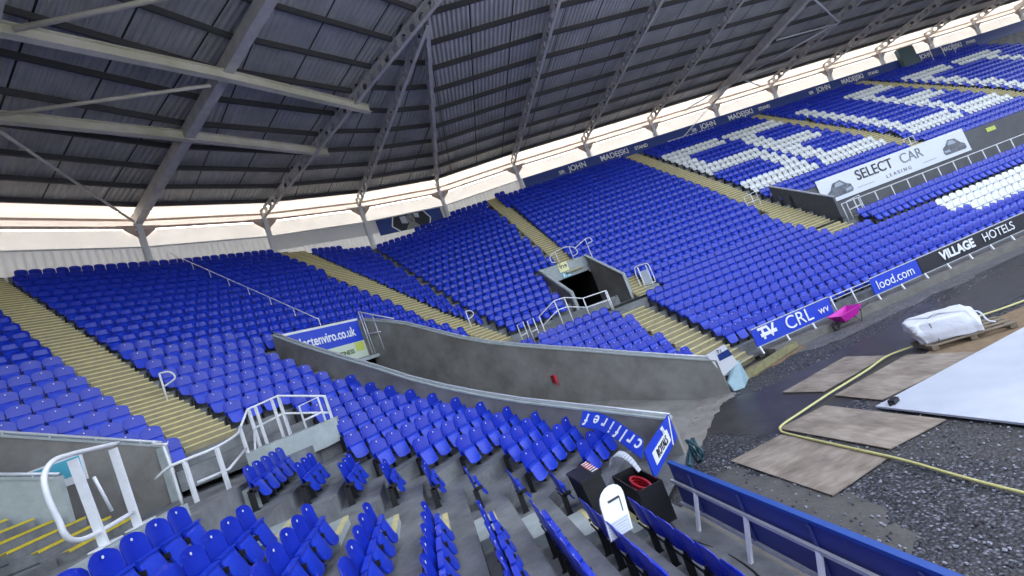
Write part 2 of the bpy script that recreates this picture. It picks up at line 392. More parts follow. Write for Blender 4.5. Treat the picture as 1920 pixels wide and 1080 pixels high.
# cross gangway behind the near rows, and the landing at the foot of the big aisle
zl = ZF(9)+.2
for gw in ([N13*4.06+U13*NEAR_BACK, N13*4.06+U13*12.3, N13*6.5+U13*12.9, N13*6.5+U13*NEAR_BACK],
           [N13*4.06+U13*12.25, V2(-6.2, 11.3), V2(-6.3, 12.7), V2(-8.9, 14.2), V2(-10.8, 12.4), LW0-U13*.1, N13*6.4+U13*12.6],
           [N13*6.45+U13*9.15, N13*6.45+U13*12.8, N13*16+U13*12.8, N13*16+U13*9.15]):
    ter.prism(orient(gw), zl-.9, zl)
fq = [N34*12.7+U34*1.5, N34*16+U34*1.5, N34*16+U34*7.6, N34*12.7+U34*7.6]  # filler block under the landing, added to close a light leak
for q_ in keep_right_of_left_wall([orient(fq)], 10): ter.prism(orient(q_), 1.5, zl-.02)
# small gangway in front of the Y19 opening and foot of aisle two
zg = ZF(9)+.2
g19 = [V2(-.9, 21.6), V2(2.7, 23.6), V2(6.8, 23.6), V2(7.2, 25.2), V2(5.9, 25.4), V2(2.9, 24.9), V2(-.6, 23.2)]
ter.prism(orient(g19), zg-.5, zg+.004)
ter.prism(orient(v19), zg-.5, zg+.008)
ter.prism(orient(plat), ZF(9)-.6, ZF(9)+.1)
ter.build('terrace', M['conc'], stand)

# ---- aisles: two or three short steps per row with yellow edges
def rowpoint(r, seg, d):        # seg: function giving plan point for (r, d)
    return seg(r, d)
def aisle(r0, r1, lf, rf, upf, mt, nose, clip=None):
    """lf/rf: r -> plan point of left/right edge on the seat line of row r; upf: uphill unit vector"""
    mb = MB()
    r = r0
    while r <= r1:
        h = ZF(r+1)-ZF(r); n = 3 if h > .45 else 2
        for k in range(n):
            ra = r-1+.33+k/n; rb = r+.33
            z0 = ZF(r)+.006; z1 = ZF(r)+h*k/n+.012
            A, B = lf(ra), rf(ra); A2, B2 = lf(rb), rf(rb)
            if clip and not clip((A+B)/2): continue
            uu = (A2-A)/np.linalg.norm(A2-A)*.015
            mb.prism(orient([A-uu, B-uu, B2, A2]), (z0-.02) if k > 0 else ZF(r-1)+h*(n-1)/n, z1-.004, 2)
            mb.poly([(*q, z1) for q in orient([A-uu, B-uu, B2, A2])], 0)
            nw = .075
            u = (A2-A); u = u/np.linalg.norm(u)*nw
            mb.prism(orient([A-u*.4, B-u*.4, B+u, A+u]), z1-.035, z1+.006, 1)
        r += 1
    return mb.build('aisle_steps', [mt, nose, M['riser']], stand)
f34 = lambda r, a: N34*D34(r)+U34*a
def polyrow_at(r, axis, val):
    """point of the main row polyline whose coordinate along axis equals val"""
    R = row_main(r)
    for i in range(len(R)-1):
        a, b = R[i] @ axis, R[i+1] @ axis
        if (a-val)*(b-val) <= 0 and abs(a-b) > 1e-6: return R[i]+(R[i+1]-R[i])*((val-a)/(b-a))
    return R[-1]
aisle(12, 31, lambda r: polyrow_at(r, U34, 4.45-.05*(r-12)), lambda r: polyrow_at(r, U34, 5.75-.055*(r-12)), None, M['stepup'], M['nose'])
aisle(11, 31, lambda r: polyrow_at(r, U34, 17.05+.06*(r-11)), lambda r: polyrow_at(r, U34, 18.5+.075*(r-11)), None, M['stepup'], M['nose'])
aisle(16, 32, lambda r: polyrow_at(r, U79, 8.85-.03*(r-15)), lambda r: polyrow_at(r, U79, 9.95-.035*(r-15)), None, M['stepup'], M['nose'])
aisle(9, 14, lambda r: polyrow_at(r, U79, 10.75+.0*(r-9)), lambda r: polyrow_at(r, U79, 12.2-.12*(r-9)), None, M['step'], M['nose'])
aisle(0, 8, lambda r: polyrow_at(r, U79, 9.2-.03*r), lambda r: polyrow_at(r, U79, 10.8-.06*r), None, M['step'], M['nose'])
aisle(14, 32, lambda r: polyrow_at(r, U79, 22.55), lambda r: polyrow_at(r, U79, 23.85), None, M['stepup'], M['nose'])
aisle(7, 13, lambda r: polyrow_at(r, U79, 22.0), lambda r: polyrow_at(r, U79, 24.0), None, M['step'], M['nose'])
aisle(14, 32, lambda r: polyrow_at(r, U79, 36.8), lambda r: polyrow_at(r, U79, 38.3), None, M['stepup'], M['nose'])
aisle(14, 32, lambda r: polyrow_at(r, U79, 50.7), lambda r: polyrow_at(r, U79, 52.1), None, M['stepup'], M['nose'])
# near aisle beside the camera rows: half steps with faded yellow edges
mb = MB()
for r in range(0, 8):
    for k in (1,):
        p0 = P13(r)-.79+.33*.79+.79*.5; p1 = P13(r)+.33*.79; z1 = ZF(r)+.16
        mb.prism(orient([N13*p0+U13*7.85, N13*p0+U13*8.85, N13*p1+U13*8.85, N13*p1+U13*7.85]), ZF(r)-.02, z1, 0)
        mb.prism(orient([N13*(p0-.01)+U13*7.85, N13*(p0-.01)+U13*8.85, N13*(p0+.08)+U13*8.85, N13*(p0+.08)+U13*7.85]), z1-.03, z1+.006, 1)
mb.build('aisle_steps', [M['concl'], M['nose']], stand)
mb = MB()
for i in range(12):
    p0 = 6.3+.4*i; z1 = zl+.17*(i+1)
    mb.prism(orient([N13*p0+U13*9.2, N13*p0+U13*10.95, N13*(p0+4)+U13*10.95, N13*(p0+4)+U13*9.2]), z1-.2, z1, 0)
    mb.prism(orient([N13*(p0-.01)+U13*9.2, N13*(p0-.01)+U13*10.95, N13*(p0+.09)+U13*10.95, N13*(p0+.09)+U13*9.2]), z1-.035, z1+.006, 1)
mb.prism(orient([N13*5.05+U13*8.2, N13*5.05+U13*9.9, N13*5.15+U13*9.9, N13*5.15+U13*8.2]), zl, zl+.02, 1)
mb.build('aisle_steps', [M['conc'], M['noseb']], stand)

# ------------------------------------------------------------------ seats
def crease_al(r): return float(inter(N13, P13(r), N34, D34(r)) @ U13)
SE = []                      # dicts: p (plan), z, e (row direction), blk, r, i, white
LET = {'S': (24.4, 30.2), 'E': (31.1, 36.4), 'L': (39.3, 44.6), 'E2': (45.2, 50.3), 'C': (53.0, 58.4), 'T': (59.6, 65.2)}
def white_at(r, a):
    if 2.5 < r < 5.6 and 27 < a < 42: return True
    if not 16.5 < r < 28.5: return False
    top, mid, bot = r >= 27, r in (22, 23), r <= 18
    for k, (a0, a1) in LET.items():
        if not a0-.1 <= a <= a1+.1: continue
        left, right = a < a0+1.5, a > a1-1.5
        if k == 'S': return top or mid or bot or (left and r >= 23) or (right and r <= 22)
        if k in ('E', 'E2'): return top or (mid and a < a1-.6) or bot or left
        if k == 'L': return left or bot
        if k == 'C': return top or bot or left
        if k == 'T': return top or abs(a-(a0+a1)/2) < .8
    return False
def add_seat(p, r, e, blk, i):
    a = p @ U79
    SE.append(dict(p=p, z=ZF(r), e=e, blk=blk, r=r, i=i, w=(blk == 'side' and white_at(r, a))))
for r in range(0, 9):                                     # foreground rows
    for i in range(30):
        al = 7.55-.5*i
        if al < -6.5: break
        add_seat(N13*P13(r)+U13*al, r, U13, 'near', i+1)
for r, st in {1: 9.5, 2: 9.7, 3: 10.0, 4: 10.15, 5: 10.3, 6: 10.45, 7: 10.5, 8: 10.2}.items():
    i = 0; al = st
    while al < max(crease_al(r)+.05, st+.1): i += 1; add_seat(N13*P13(r)+U13*al, r, U13, 'short', i); al += .5
def in_tunnel(p, mg): return p @ AX < 17.5+mg and 10.9-mg < p @ NL < 15.35+mg
def ok_main(p, r):
    a34, a79 = p @ U34, p @ U79
    if in_tunnel(p, .3): return False
    if inside(p, VOIDS[1], .35) or inside(p, VOIDS[2], .3): return False
    if r > 24 and (behind_wall(p) or over_cap(p, r)): return False
    return True
def run(seg0, seg1, r, ok, blk, right=False, grid=None):
    e = seg1-seg0; L = np.linalg.norm(e); e = e/L; ss = np.arange(0, L, .05)
    fl = [ok(seg0+e*s) for s in ss]; k = 0
    while k < len(ss):
        if not fl[k]: k += 1; continue
        j = k
        while j+1 < len(ss) and fl[j+1]: j += 1
        s0, s1 = ss[k], ss[j]; n = int((s1-s0)/.5+1.001)
        for q in range(n):
            s = (s1-.5*q) if right else (s0+.5*q)
            if grid is not None:
                a0 = (seg0 @ grid); s = (math.ceil((a0+s0)/.5-1e-6)*.5-a0)+.5*q
                if s > s1: break
            add_seat(seg0+e*s, r, e, blk, q+1)
        k = j+1
for r in range(1, 34):
    R = row_main(r)
    # block left of tunnel (and above it)
    def okF(p):
        a = p @ U34
        if not ok_main(p, r): return False
        if r == 1: return p @ NL > 9.4 and p @ NL < 11
        if r < 12:
            st = {2: 8.15, 3: 8.1, 4: 7.6, 5: 7.05, 6: 6.6, 7: 6.7, 8: 6.95}.get(r, 7.45)
            return a > st and p @ NL < 11
        if a < 5.75-.055*(r-12)+.33: return False
        if a > 17.05+.06*(r-11)-.3: return False
        if abs(a-12) < .08 and r > 17: return False
        return True
    if r < 12: run(R[0], R[1], r, okF, 'tunnel', right=True)
    else:
        run(R[0], R[1], r, okF, 'corner')
        run(R[1], R[2], r, lambda p: okF(p), 'corner')
    # left of the wide aisle
    if r >= 11:
        run(R[0], R[1], r, lambda p: p @ U34 < 4.45-.05*(r-12)-.33 and (p-LW0) @ U13 > .35 and ok_main(p, r), 'left', right=True)
    # right of aisle two up to the crease, only above the landing
    if r >= 11:
        run(R[1], R[2], r, lambda p: p @ U34 > 18.5+.075*(r-11)+.3 and ok_main(p, r) and np.linalg.norm(p-R[2]) > .35, 'wedge')
    elif r <= 8:
        run(R[1], R[2], r, lambda p: ok_main(p, r) and p @ NL > 15.4 and np.linalg.norm(p-R[2]) > .2, 'low')
    # crease to aisle three
    if r != 9 and r != 10:
        lim = (9.2-.03*r if r < 9 else 8.85-.03*(r-15) if r >= 15 else 8.6)-.3
        run(R[2], R[3], r, lambda p: p @ U79 < lim and ok_main(p, r) and np.linalg.norm(p-R[2]) > .35 and (r < 11 or (p-V2(2.95, 24.6)) @ V2(-1, -.25) > 0 or r > 15 or True), 'mid' if r > 10 else 'low', right=False)
    # long side
    st = 11.05-.06*r if r <= 8 else (12.4 if r < 11 else 12.4-.62*(r-10)) if r < 15 else 9.9-.03*(r-15)
    def okS(p):
        a = p @ U79
        if a < st or a > 68: return False
        if not ok_main(p, r): return False
        if r >= 14 and (22.3 < a < 24.1 or 36.55 < a < 38.5 or 50.45 < a < 52.3): return False
        if r > 32: return False
        if 7 <= r < 14 and 21.8 < a < 24.6: return False
        if r == 6 and 24 < a < 52: return False
        if r == 9 and a > 24: return False
        return True
    run(R[3], R[4], r, okS, 'side', grid=U79)

# --- the seat itself, local frame: x along the row, -y towards the pitch, z = 0 on the tread
def seat_parts(hi=True):
    """backrest shell, tip-up pan, bracket and number disc as raw vert/face lists"""
    def grid(fn, nu, nv, th):
        V, F = [], []
        for side in (0, 1):
            for j in range(nv+1):
                for i in range(nu+1):
                    x, y, z = fn(i/nu*2-1, j/nv); V.append((x, y+side*th, z))
        W = nu+1; O = W*(nv+1)
        for j in range(nv):
            for i in range(nu):
                a = j*W+i; F.append((a, a+1, a+W+1, a+W)); F.append((O+a, O+a+W, O+a+W+1, O+a+1))
        for i in range(nu): F.append((i, O+i, O+i+1, i+1)); a = nv*W+i; F.append((a, a+1, O+a+1, O+a))
        for j in range(nv): a = j*W; F.append((a, a+W, O+a+W, O+a)); a = j*W+nu; F.append((a, O+a, O+a+W, a+W))
        return V, F
    def back(u, v):
        hw = .236-.05*max(0, (v-.66)/.34)**3
        z = .40+.45*v
        if v > .75: z -= .05*(abs(u)**3)*((v-.75)/.25)
        y = .035+.06*v-.035*u*u
        return (u*hw, y, z)
    def pan(u, v):
        hw = .205-.02*(1-v)**2
        y = -.185+.135*v-.02*(1-u*u)*(1 if v < .9 else .2)
        z = .16+.37*v
        if v < .2: z += .04*abs(u)**3
        return (u*hw, y, z)
    nb = (6, 8) if hi else (4, 4); npn = (4, 5) if hi else (2, 3)
    B = grid(back, *nb, .016); P = grid(pan, *npn, .03)
    # rolled lip along the pan's upper edge, and along the back's waist
    def boxl(x0, x1, y0, y1, z0, z1):
        V = [(x0, y0, z0), (x1, y0, z0), (x1, y1, z0), (x0, y1, z0), (x0, y0, z1), (x1, y0, z1), (x1, y1, z1), (x0, y1, z1)]
        return V, [(0, 3, 2, 1), (4, 5, 6, 7), (0, 1, 5, 4), (1, 2, 6, 5), (2, 3, 7, 6), (3, 0, 4, 7)]
    def join(*Q):
        V, F = [], []
        for v, f in Q: b = len(V); V += v; F += [tuple(b+i for i in q) for q in f]
        return V, F
    P = join(P, boxl(-.212, .212, -.085, -.01, .525, .548))
    if hi: P = join(P, boxl(-.2, .2, -.075, -.055, .485, .5))
    K = [boxl(-.262, -.232, -.02, .09, 0, .40), boxl(-.262, -.232, -.13, .05, .36, .43)]
    if hi: K += [boxl(-.275, -.215, -.04, .11, 0, .012), boxl(-.262, .242, .03, .05, .3, .33), boxl(.212, .24, -.09, .05, .37, .41)]
    K = join(*K)
    a = [2*math.pi*k/8 for k in range(8)]
    D = ([(.016*math.cos(t), .058, .775+.018*math.sin(t)) for t in a]+[(.016*math.cos(t), .066, .775+.018*math.sin(t)) for t in a], [tuple(range(8))[::-1]]+[(k, (k+1) % 8, 8+(k+1) % 8, 8+k) for k in range(8)])
    return B, P, K, D
def mk(name, vf, m, smooth=False):
    me = bpy.data.meshes.new(name); me.from_pydata(vf[0], [], vf[1]); me.materials.append(m)
    if smooth: me.polygons.foreach_set('use_smooth', [True]*len(vf[1]))
    me.update(); return me
HB, HP, HK, HD = seat_parts(True)
meB = mk('backrest', HB, M['blue'], True); meP = mk('seat_pan', HP, M['blue_lit'])
meK = mk('bracket', HK, M['black']); meD = mk('number_disc', HD, M['disc'])
for me in (meB,):
    try: me.set_sharp_from_angle(angle=math.radians(40))
    except Exception: pass
Rc = np.array(cam.matrix_world.to_3x3()); FPX = 849.45
def px(P):
    c = Rc.T @ (np.array(P)-np.array([0, 0, G]))
    if c[2] > -.1: return None
    return 960+FPX*c[0]/-c[2], 540-FPX*c[1]/-c[2]
cand = []
for k, s in enumerate(SE):
    q = px((s['p'][0], s['p'][1], s['z']+.5)); s['d'] = float(np.linalg.norm([s['p'][0], s['p'][1], s['z']+.5-G]))
    if q and -15 < q[0] < 1935 and -15 < q[1] < 1095: cand.append((s['d'], k))
cand.sort(); near = set(k for _, k in cand[:300])
ORD = ['zeroth', 'first', 'second', 'third', 'fourth', 'fifth', 'sixth', 'seventh', 'eighth', 'ninth', 'tenth', 'eleventh', 'twelfth', 'thirteenth', 'fourteenth', 'fifteenth', 'sixteenth', 'seventeenth', 'eighteenth', 'nineteenth', 'twentieth']+['%dth' % n for n in range(21, 60)]
def seat_label(s):
    i, r = ORD[s['i']], ORD[s['r']+1]
    return {'near': f'blue folding seat in foreground rows, {i} from half steps, {r} row up from fence',
            'short': f'blue folding seat in short rows beyond half steps, {i} along, {r} row up',
            'tunnel': f'blue folding seat beside the tunnel, {i} from its wall, {r} row up from front',
            'left': f'blue folding seat left of the widest aisle, {i} from it, {r} row up',
            'corner': f'blue folding seat right of the widest aisle, {i} from it, {r} row up',
            'wedge': f'blue folding seat right of the narrow second aisle, {i} from it, {r} row up',
            'low': f'blue folding seat in low block beyond tunnel, {i} along, {r} row up',
            'mid': f'blue folding seat left of third aisle, {i} from the crease, {r} row up',
            'side': f'blue folding seat on the long side, {i} along, {r} row up'}[s['blk']]
for k in sorted(near):
    s = SE[k]; o = bpy.data.objects.new('folding_chair', None); COL.objects.link(o); o.empty_display_size = .1
    o.location = (s['p'][0], s['p'][1], s['z']); o.rotation_euler = (0, 0, math.atan2(s['e'][1], s['e'][0]))
    tag(o, seat_label(s), 'seat', 'blue folding seats of the stand')
    for nm, me in (('backrest', meB), ('seat_pan', meP), ('bracket', meK)):
        c = bpy.data.objects.new(nm, me); COL.objects.link(c); c.parent = o
        if nm == 'seat_pan': c.rotation_euler = (random.uniform(-.03, .03), 0, random.uniform(-.01, .01))
        if nm == 'backrest': dsc = c
    c = bpy.data.objects.new('number_disc', meD); COL.objects.link(c); c.parent = dsc
# all the others: one object
LB, LP, LK, LD = seat_parts(False)
def big():
    Vs, Fs, Ms = [], [], []; off = 0
    parts = ((np.array(LB[0]), np.array(LB[1]), 0, 2), (np.array(LP[0]), np.array(LP[1]), 1, 2), (np.array(LK[0]), np.array(LK[1]), 3, 3))
    for k, s in enumerate(SE):
        if k in near: continue
        e = s['e']; R = np.array([[e[0], -e[1], 0], [e[1], e[0], 0], [0, 0, 1]]); T = np.array([s['p'][0], s['p'][1], s['z']])
        jz = random.uniform(-.012, .012)
        for V, F, m0, m1 in parts:
            Vs.append(V @ R.T+T+np.array([0, 0, jz])); Fs.append(F+off); off += len(V); Ms.append(np.full(len(F), m1 if s['w'] else m0))
    V = np.concatenate(Vs); F = np.concatenate(Fs); m = np.concatenate(Ms)
    me = bpy.data.meshes.new('distant_seats'); me.vertices.add(len(V)); me.vertices.foreach_set('co', V.ravel())
    me.loops.add(F.size); me.loops.foreach_set('vertex_index', F.ravel().astype(np.int32)); me.polygons.add(len(F))
    me.polygons.foreach_set('loop_start', np.arange(0, F.size, 4, dtype=np.int32))
    me.polygons.foreach_set('material_index', m.astype(np.int32))
    for q in ('blue', 'blue_lit', 'wseat', 'black'): me.materials.append(M[q])
    me.update(calc_edges=True); me.validate()
    o = bpy.data.objects.new('distant_seats', me); COL.objects.link(o)
    tag(o, 'thousands of blue seats with white seats spelling large letters across the far side', 'seats', kind='stuff')
big()
print('seats', len(SE), 'individual', len(near))
# ------------------------------------------------------------------ ground
def wavy(poly, amp=.12, n=7, seed=1):
    rnd = random.Random(seed); out = []
    for i in range(len(poly)):
        a = np.array(poly[i], float); b = np.array(poly[(i+1) % len(poly)], float)
        for k in range(n):
            p = a+(b-a)*k/n; out.append(p+np.array([rnd.uniform(-amp, amp), rnd.uniform(-amp, amp)]))
    return out
def sheet(name, poly, z, m, kind='structure'):
    mb = MB(); mb.poly([(p[0], p[1], z) for p in orient([np.array(q, float) for q in poly])]); o = mb.build(name, m)
    if kind: tag(o, kind=kind)
    return o
mb = MB(); mb.poly([(-400, -400, 0), (500, -400, 0), (500, 500, 0), (-400, 500, 0)])
tag(mb.build('ground', M['gravel']), kind='structure')
sheet('wet_mud', wavy([(3.4, 12.3), (4.5, 14.2), (5.6, 13.95), (7.4, 14.25), (9.9, 15.0), (15.5, 17.2), (26, 20.5), (46, 26), (50, 22), (26, 16.4), (15, 13.6), (9.6, 12.4), (6.6, 11.0), (5.9, 10.1), (4.3, 10.5), (3.9, 11.2)], .16, 9, 3), .006, M['mud'])
sheet('dirt_patch', wavy([(1.75, 9.4), (2.9, 10.1), (3.3, 8.9), (4.0, 7.4), (3.4, 5.6), (2.6, 4.0), (2.0, 6.5)], .13, 8, 5), .006, mat('damp_dirt', (.075, .072, .07), .7, noise=(2.5, .8, (.13, .125, .12)), bump=(22, .5, .02)))
sheet('dirt_strip', wavy([(7.0, 16.4), (9.6, 17.6), (20, 19.9), (40, 24), (80, 31.8), (80, 29), (40, 21.9), (20, 18.1), (10, 15.9)], .2, 9, 6), .010, mat('grey_dirt', (.1, .098, .1), .75, noise=(1.8, .8, (.17, .165, .17)), bump=(16, .6, .03)))
sheet('sand_patch', wavy([(5.7, 15.1), (6.3, 16.5), (7.6, 17.0), (9.3, 17.4), (9.0, 16.5), (7.4, 15.8)], .1, 6, 9), .014, M['sand'])
apron = sheet('concrete_apron', wavy([(2.2, 10.7), (2.5, 10.95), (3.1, 11.7), (3.7, 12.7), (4.5, 13.8), (5.35, 14.35), (5.2, 14.75), (3.0, 16.0), (.2, 12.5), (1.6, 11.2)], .07, 6, 2), .018, mat('worn_concrete', (.3, .28, .26), .8, noise=(1.8, .85, (.17, .155, .14)), bump=(14, .4, .02)))
mb = MB()
fl = [(3.75, .012), (6.7, .72), (12, 1.2), (17.4, 1.55), (26, 1.6)]
for (a, za), (b, zb) in zip(fl, fl[1:]):
    q = [AX*a+NL*10.85, AX*b+NL*10.85, AX*b+NL*15.4, AX*a+NL*15.4]; zz = [za, zb, zb, za]
    mb.poly([(p[0], p[1], z) for p, z in zip(q, zz)][::-1])
tag(mb.build('tunnel_path', M['concd']), kind='structure')
sheet('bounce_ground', [(-120, -60), (-30, -60), (-30, 22), (-22, 36), (-8, 44), (90, 62), (90, 160), (-120, 160)], .02, mat('pale_bounce_ground', (.45, .45, .43), .8, noise=(.3, .6, (.35, .35, .34))))  # unseen pale ground added outside to bounce light into the translucent sheets
# kerb of the side stand
mb = MB()
mb.prism(orient([sd_(14.95, 11.2), sd_(15.6, 11.2), sd_(15.6, 82), sd_(14.95, 82)]), 0, .27)
mb.prism(orient([sd_(15.6, 11.0), sd_(15.9, 11.0), sd_(15.9, 82), sd_(15.6, 82)]), 0, .16)
mb.prism(orient([N13*-3.75+U13*-9, N13*-3.25+U13*-9, N13*-3.25+U13*8.3, N13*-3.75+U13*8.3]), 0, .1)
mb.build('kerb', M['cone'], stand)

# ------------------------------------------------------------------ tunnel walls, back wall and banner
def wall_strip(name, pts, th, side, zb, m, label, rail=None, posts=True):
    """pts: list of (x, y, ztop) along the face; thickness th towards `side`; zb base"""
    root = empty(name, (pts[0][0], pts[0][1], 0), label, 'wall')
    mb = MB(); cp = MB()
    for (a, b) in zip(pts, pts[1:]):
        A, B = np.array(a[:2]), np.array(b[:2]); s = np.array(side)*th
        mb.prism(orient([A, B, B+s, A+s]) if True else None, zb, 0)
        mb.v = mb.v[:-8]; mb.f = mb.f[:-6]; mb.m = mb.m[:-6]; mb.uv = mb.uv[:-6]
        P = [(*A, zb), (*B, zb), (*(B+s), zb), (*(A+s), zb), (*A, a[2]), (*B, b[2]), (*(B+s), b[2]), (*(A+s), a[2])]
        mb.hexa(P)
        o = s*.12
        Q = [(*(A-o), a[2]+.002), (*(B-o), b[2]+.002), (*(B+s+o), b[2]+.002), (*(A+s+o), a[2]+.002), (*(A-o), a[2]+.05), (*(B-o), b[2]+.05), (*(B+s+o), b[2]+.05), (*(A+s+o), a[2]+.05)]
        cp.hexa(Q)
    mb.build('wall_face', m, root); cp.build('coping', M['concl'], root)
    if rail:
        rb = MB(); s = np.array(side)*th*.5
        L = [Vector((p[0]+s[0], p[1]+s[1], p[2]+rail)) for p in pts]
        rb.tube(L, .032)
        ro = rb.build('handrail', M['galv'], root, smooth=True)
        pb = MB(); d = 0
        for a, b in zip(L, L[1:]):
            n = max(1, int((b-a).length/.95))
            for k in range(n):
                q = a+(b-a)*((k+.5)/n); pb.tube([q-Vector((0, 0, rail-.05)), q], .022, 6)
        pb.build('rail_posts', M['galv'], root)
    return root
def ztl(a): return float(np.interp(a, [3.4, 5.45, 7.76, 9.9, 11.5, 12.57, 14, 16.7, 17.4], [-3.25, -2.54, -1.74, -.81, -.02, .62, 1.36, 2.86, 3.3]))+G-.13
def ztr(a): return float(np.interp(a, [2.8, 5.03, 6.8, 8.86, 10.68, 12.38, 13.9, 15.2, 17.4], [-3.15, -2.34, -1.65, -.89, -.17, .65, 1.54, 2.27, 3.1]))+G-.13
pts = [(*(AX*a+NL*10.95), ztl(a)) for a in np.linspace(3.45, 17.4, 12)]
wall_strip('tunnel_wall', pts, .2, -NL, -.3, M['concd'], 'grey concrete tunnel wall nearer the camera with a white rail along its sloping top', .12)
pts = [(*(AX*a+NL*15.3), ztr(a)) for a in np.linspace(2.8, 17.4, 12)]
wr = wall_strip('tunnel_wall', pts, .2, NL, -.3, M['concd'], 'stained concrete tunnel wall on the far side of the tunnel with a red bracket', .12)
# back wall of the tunnel above its opening, with ledge
wb = empty('tunnel_back_wall', (*(AX*17.4+NL*13), 0), 'pale ledge and wall over the dark tunnel opening carrying the blue banner', 'wall')
mb = MB(); zt = 7.45; zb = 5.55
mb.prism(orient([AX*17.45+NL*10.9, AX*17.45+NL*15.35, AX*17.7+NL*15.35, AX*17.7+NL*10.9]), zb, zt-.05); mb.build('wall_face', M['concd'], wb)
mb = MB(); mb.prism(orient([AX*17.0+NL*10.96, AX*17.0+NL*15.29, AX*17.44+NL*15.29, AX*17.44+NL*10.96]), zb-.16, zb-.001); mb.build('ledge', M['concl'], wb)
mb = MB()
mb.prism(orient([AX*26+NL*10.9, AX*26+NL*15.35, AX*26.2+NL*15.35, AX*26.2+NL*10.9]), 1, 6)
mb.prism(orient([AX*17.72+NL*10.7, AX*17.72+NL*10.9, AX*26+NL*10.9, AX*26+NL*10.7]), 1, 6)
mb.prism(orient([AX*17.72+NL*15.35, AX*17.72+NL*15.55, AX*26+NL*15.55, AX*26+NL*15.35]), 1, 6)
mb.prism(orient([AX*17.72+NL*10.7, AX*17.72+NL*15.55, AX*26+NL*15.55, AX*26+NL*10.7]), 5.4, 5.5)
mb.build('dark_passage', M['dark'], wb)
bn = empty('tunnel_banner', (*(AX*17.4+NL*13), 5.6), 'blue and pale green web address banner above the tunnel opening', 'banner')
def panel(name, P0, X, Zd, w, h, m, parent, th=.02):
    """rectangle with lower-left corner P0, width along X, height along Zd, thickness backwards"""
    X = Vector(X).normalized(); Z = Vector(Zd).normalized(); N = X.cross(Z); P0 = Vector(P0); mb = MB()
    A = [P0, P0+X*w, P0+X*w-N*th, P0-N*th]; mb.hexa([*A, *[a+Z*h for a in A]]); return mb.build(name, m, parent)
def on_tb(nl, z, off): p = AX*(17.45-off)+NL*nl; return (p[0], p[1], z)
XN = (NL[0], NL[1], 0); ZU = (0, 0, 1)
panel('lower_strip', on_tb(11.0, 5.62, .03), XN, ZU, 4.05, .78, mat('pale_green_print', (.6, .68, .55), .5), bn)
panel('upper_strip', on_tb(11.0, 6.40, .03), XN, ZU, 4.05, 1.0, M['adblue'], bn)
panel('frame', on_tb(10.98, 7.40, .04), XN, ZU, 4.1, .1, M['white'], bn, .05)
panel('lime_square', on_tb(14.45, 5.95, .04), XN, ZU, .5, .42, M['lime'], bn)
put_text('lettering', 'selectenviro.co.uk', .62, on_tb(13.05, 6.9, .045), XN, ZU, M['ink'], bn, bold=.012, sx=.72)
put_text('lettering', 'RECYCLING FOR BUSINESS', .29, on_tb(12.75, 6.0, .045), XN, ZU, M['grime'], bn, bold=.004, sx=.9)

def frame(name, tubes, label, m='white', r=.03, cat='railing', group=None, box=None):
    """tubes: list of (part name, [points])"""
    o0 = tubes[0][1][0]; root = empty(name, (o0[0], o0[1], o0[2]), label, cat, group)
    for nm, pts, *k in tubes:
        mb = MB()
        if k and k[0] == 'bar': mb.bar(pts[0], pts[1], k[1], k[2])
        else: mb.tube([Vector(p) for p in pts], k[0] if k else r, 8)
        mb.build(nm, M[m], root, smooth=not (k and k[0] == 'bar'))
    return root
# railing at the right-hand top corner of the tunnel
c0 = AX*17.3; z0 = 7.3
def tp(nl, ax, z): p = AX*ax+NL*nl; return (p[0], p[1], z)
frame('corner_railing', [('top_rail', [tp(15.1, 17.2, 7.75), tp(15.25, 16.9, 7.55), tp(15.35, 15.4, 6.75)]), ('post', [tp(15.1, 17.2, 5.6), tp(15.1, 17.2, 7.75)]), ('post', [tp(15.2, 17.15, 5.6), tp(15.2, 17.15, 7.7)]), ('post', [tp(15.3, 16.6, 5.6), tp(15.3, 16.6, 7.4)]), ('mid_rail', [tp(15.1, 17.2, 6.6), tp(15.3, 16.4, 6.45)])], 'grey tubular railing at the right end of the blue tunnel banner', 'galv', .03)
mb = MB()
for k in range(14):
    a = on_tb(12.3+.16*k, 7.53, .02); b = on_tb(12.38+.16*k, 7.53, .02); mb.tube([a, b], .03, 6)
hz = mb.build('hazard_tape', M['black']); tag(hz, 'black striped tape along the top edge of the tunnel banner', 'tape')

# ------------------------------------------------------------------ Y19 stairwell entrance
ve = empty('stairwell_entrance', (4.4, 26.5, 0), 'dark sunken stairwell entrance with concrete walls and a pale sign lettered Y19', 'entrance')
A, B, Cc, D = V2(2.0, 28.05), V2(5.0, 28.32), V2(6.0, 25.0), V2(2.95, 24.6)
mb = MB()
def wl(P, Q, za, zc, zb, th):
    e = (Q-P)/np.linalg.norm(Q-P); nn = V2(e[1], -e[0])*th
    mb.hexa([(*P, zb), (*Q, zb), (*(Q+nn), zb), (*(P+nn), zb), (*P, za), (*Q, zc), (*(Q+nn), zc), (*(P+nn), za)])
wl(A, D, 7.1, 5.0, 2.6, .14); mb.build('side_wall', M['concd'], ve)
mb = MB(); wl(Cc, B, 4.95, 7.0, 2.6, .14); mb.build('side_wall', M['concd'], ve)
mb = MB(); wl(B, A, 7.0, 7.12, 6.08, .15); mb.build('lintel_wall', M['concl'], ve)
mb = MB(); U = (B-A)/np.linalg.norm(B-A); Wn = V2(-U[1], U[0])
mb.prism(orient([A+Wn*.16, B+Wn*.16, B+Wn*6, A+Wn*6]), 6.09, 6.15); mb.prism(orient([A+Wn*5.9, B+Wn*5.9, B+Wn*6, A+Wn*6]), 1, 6.09)
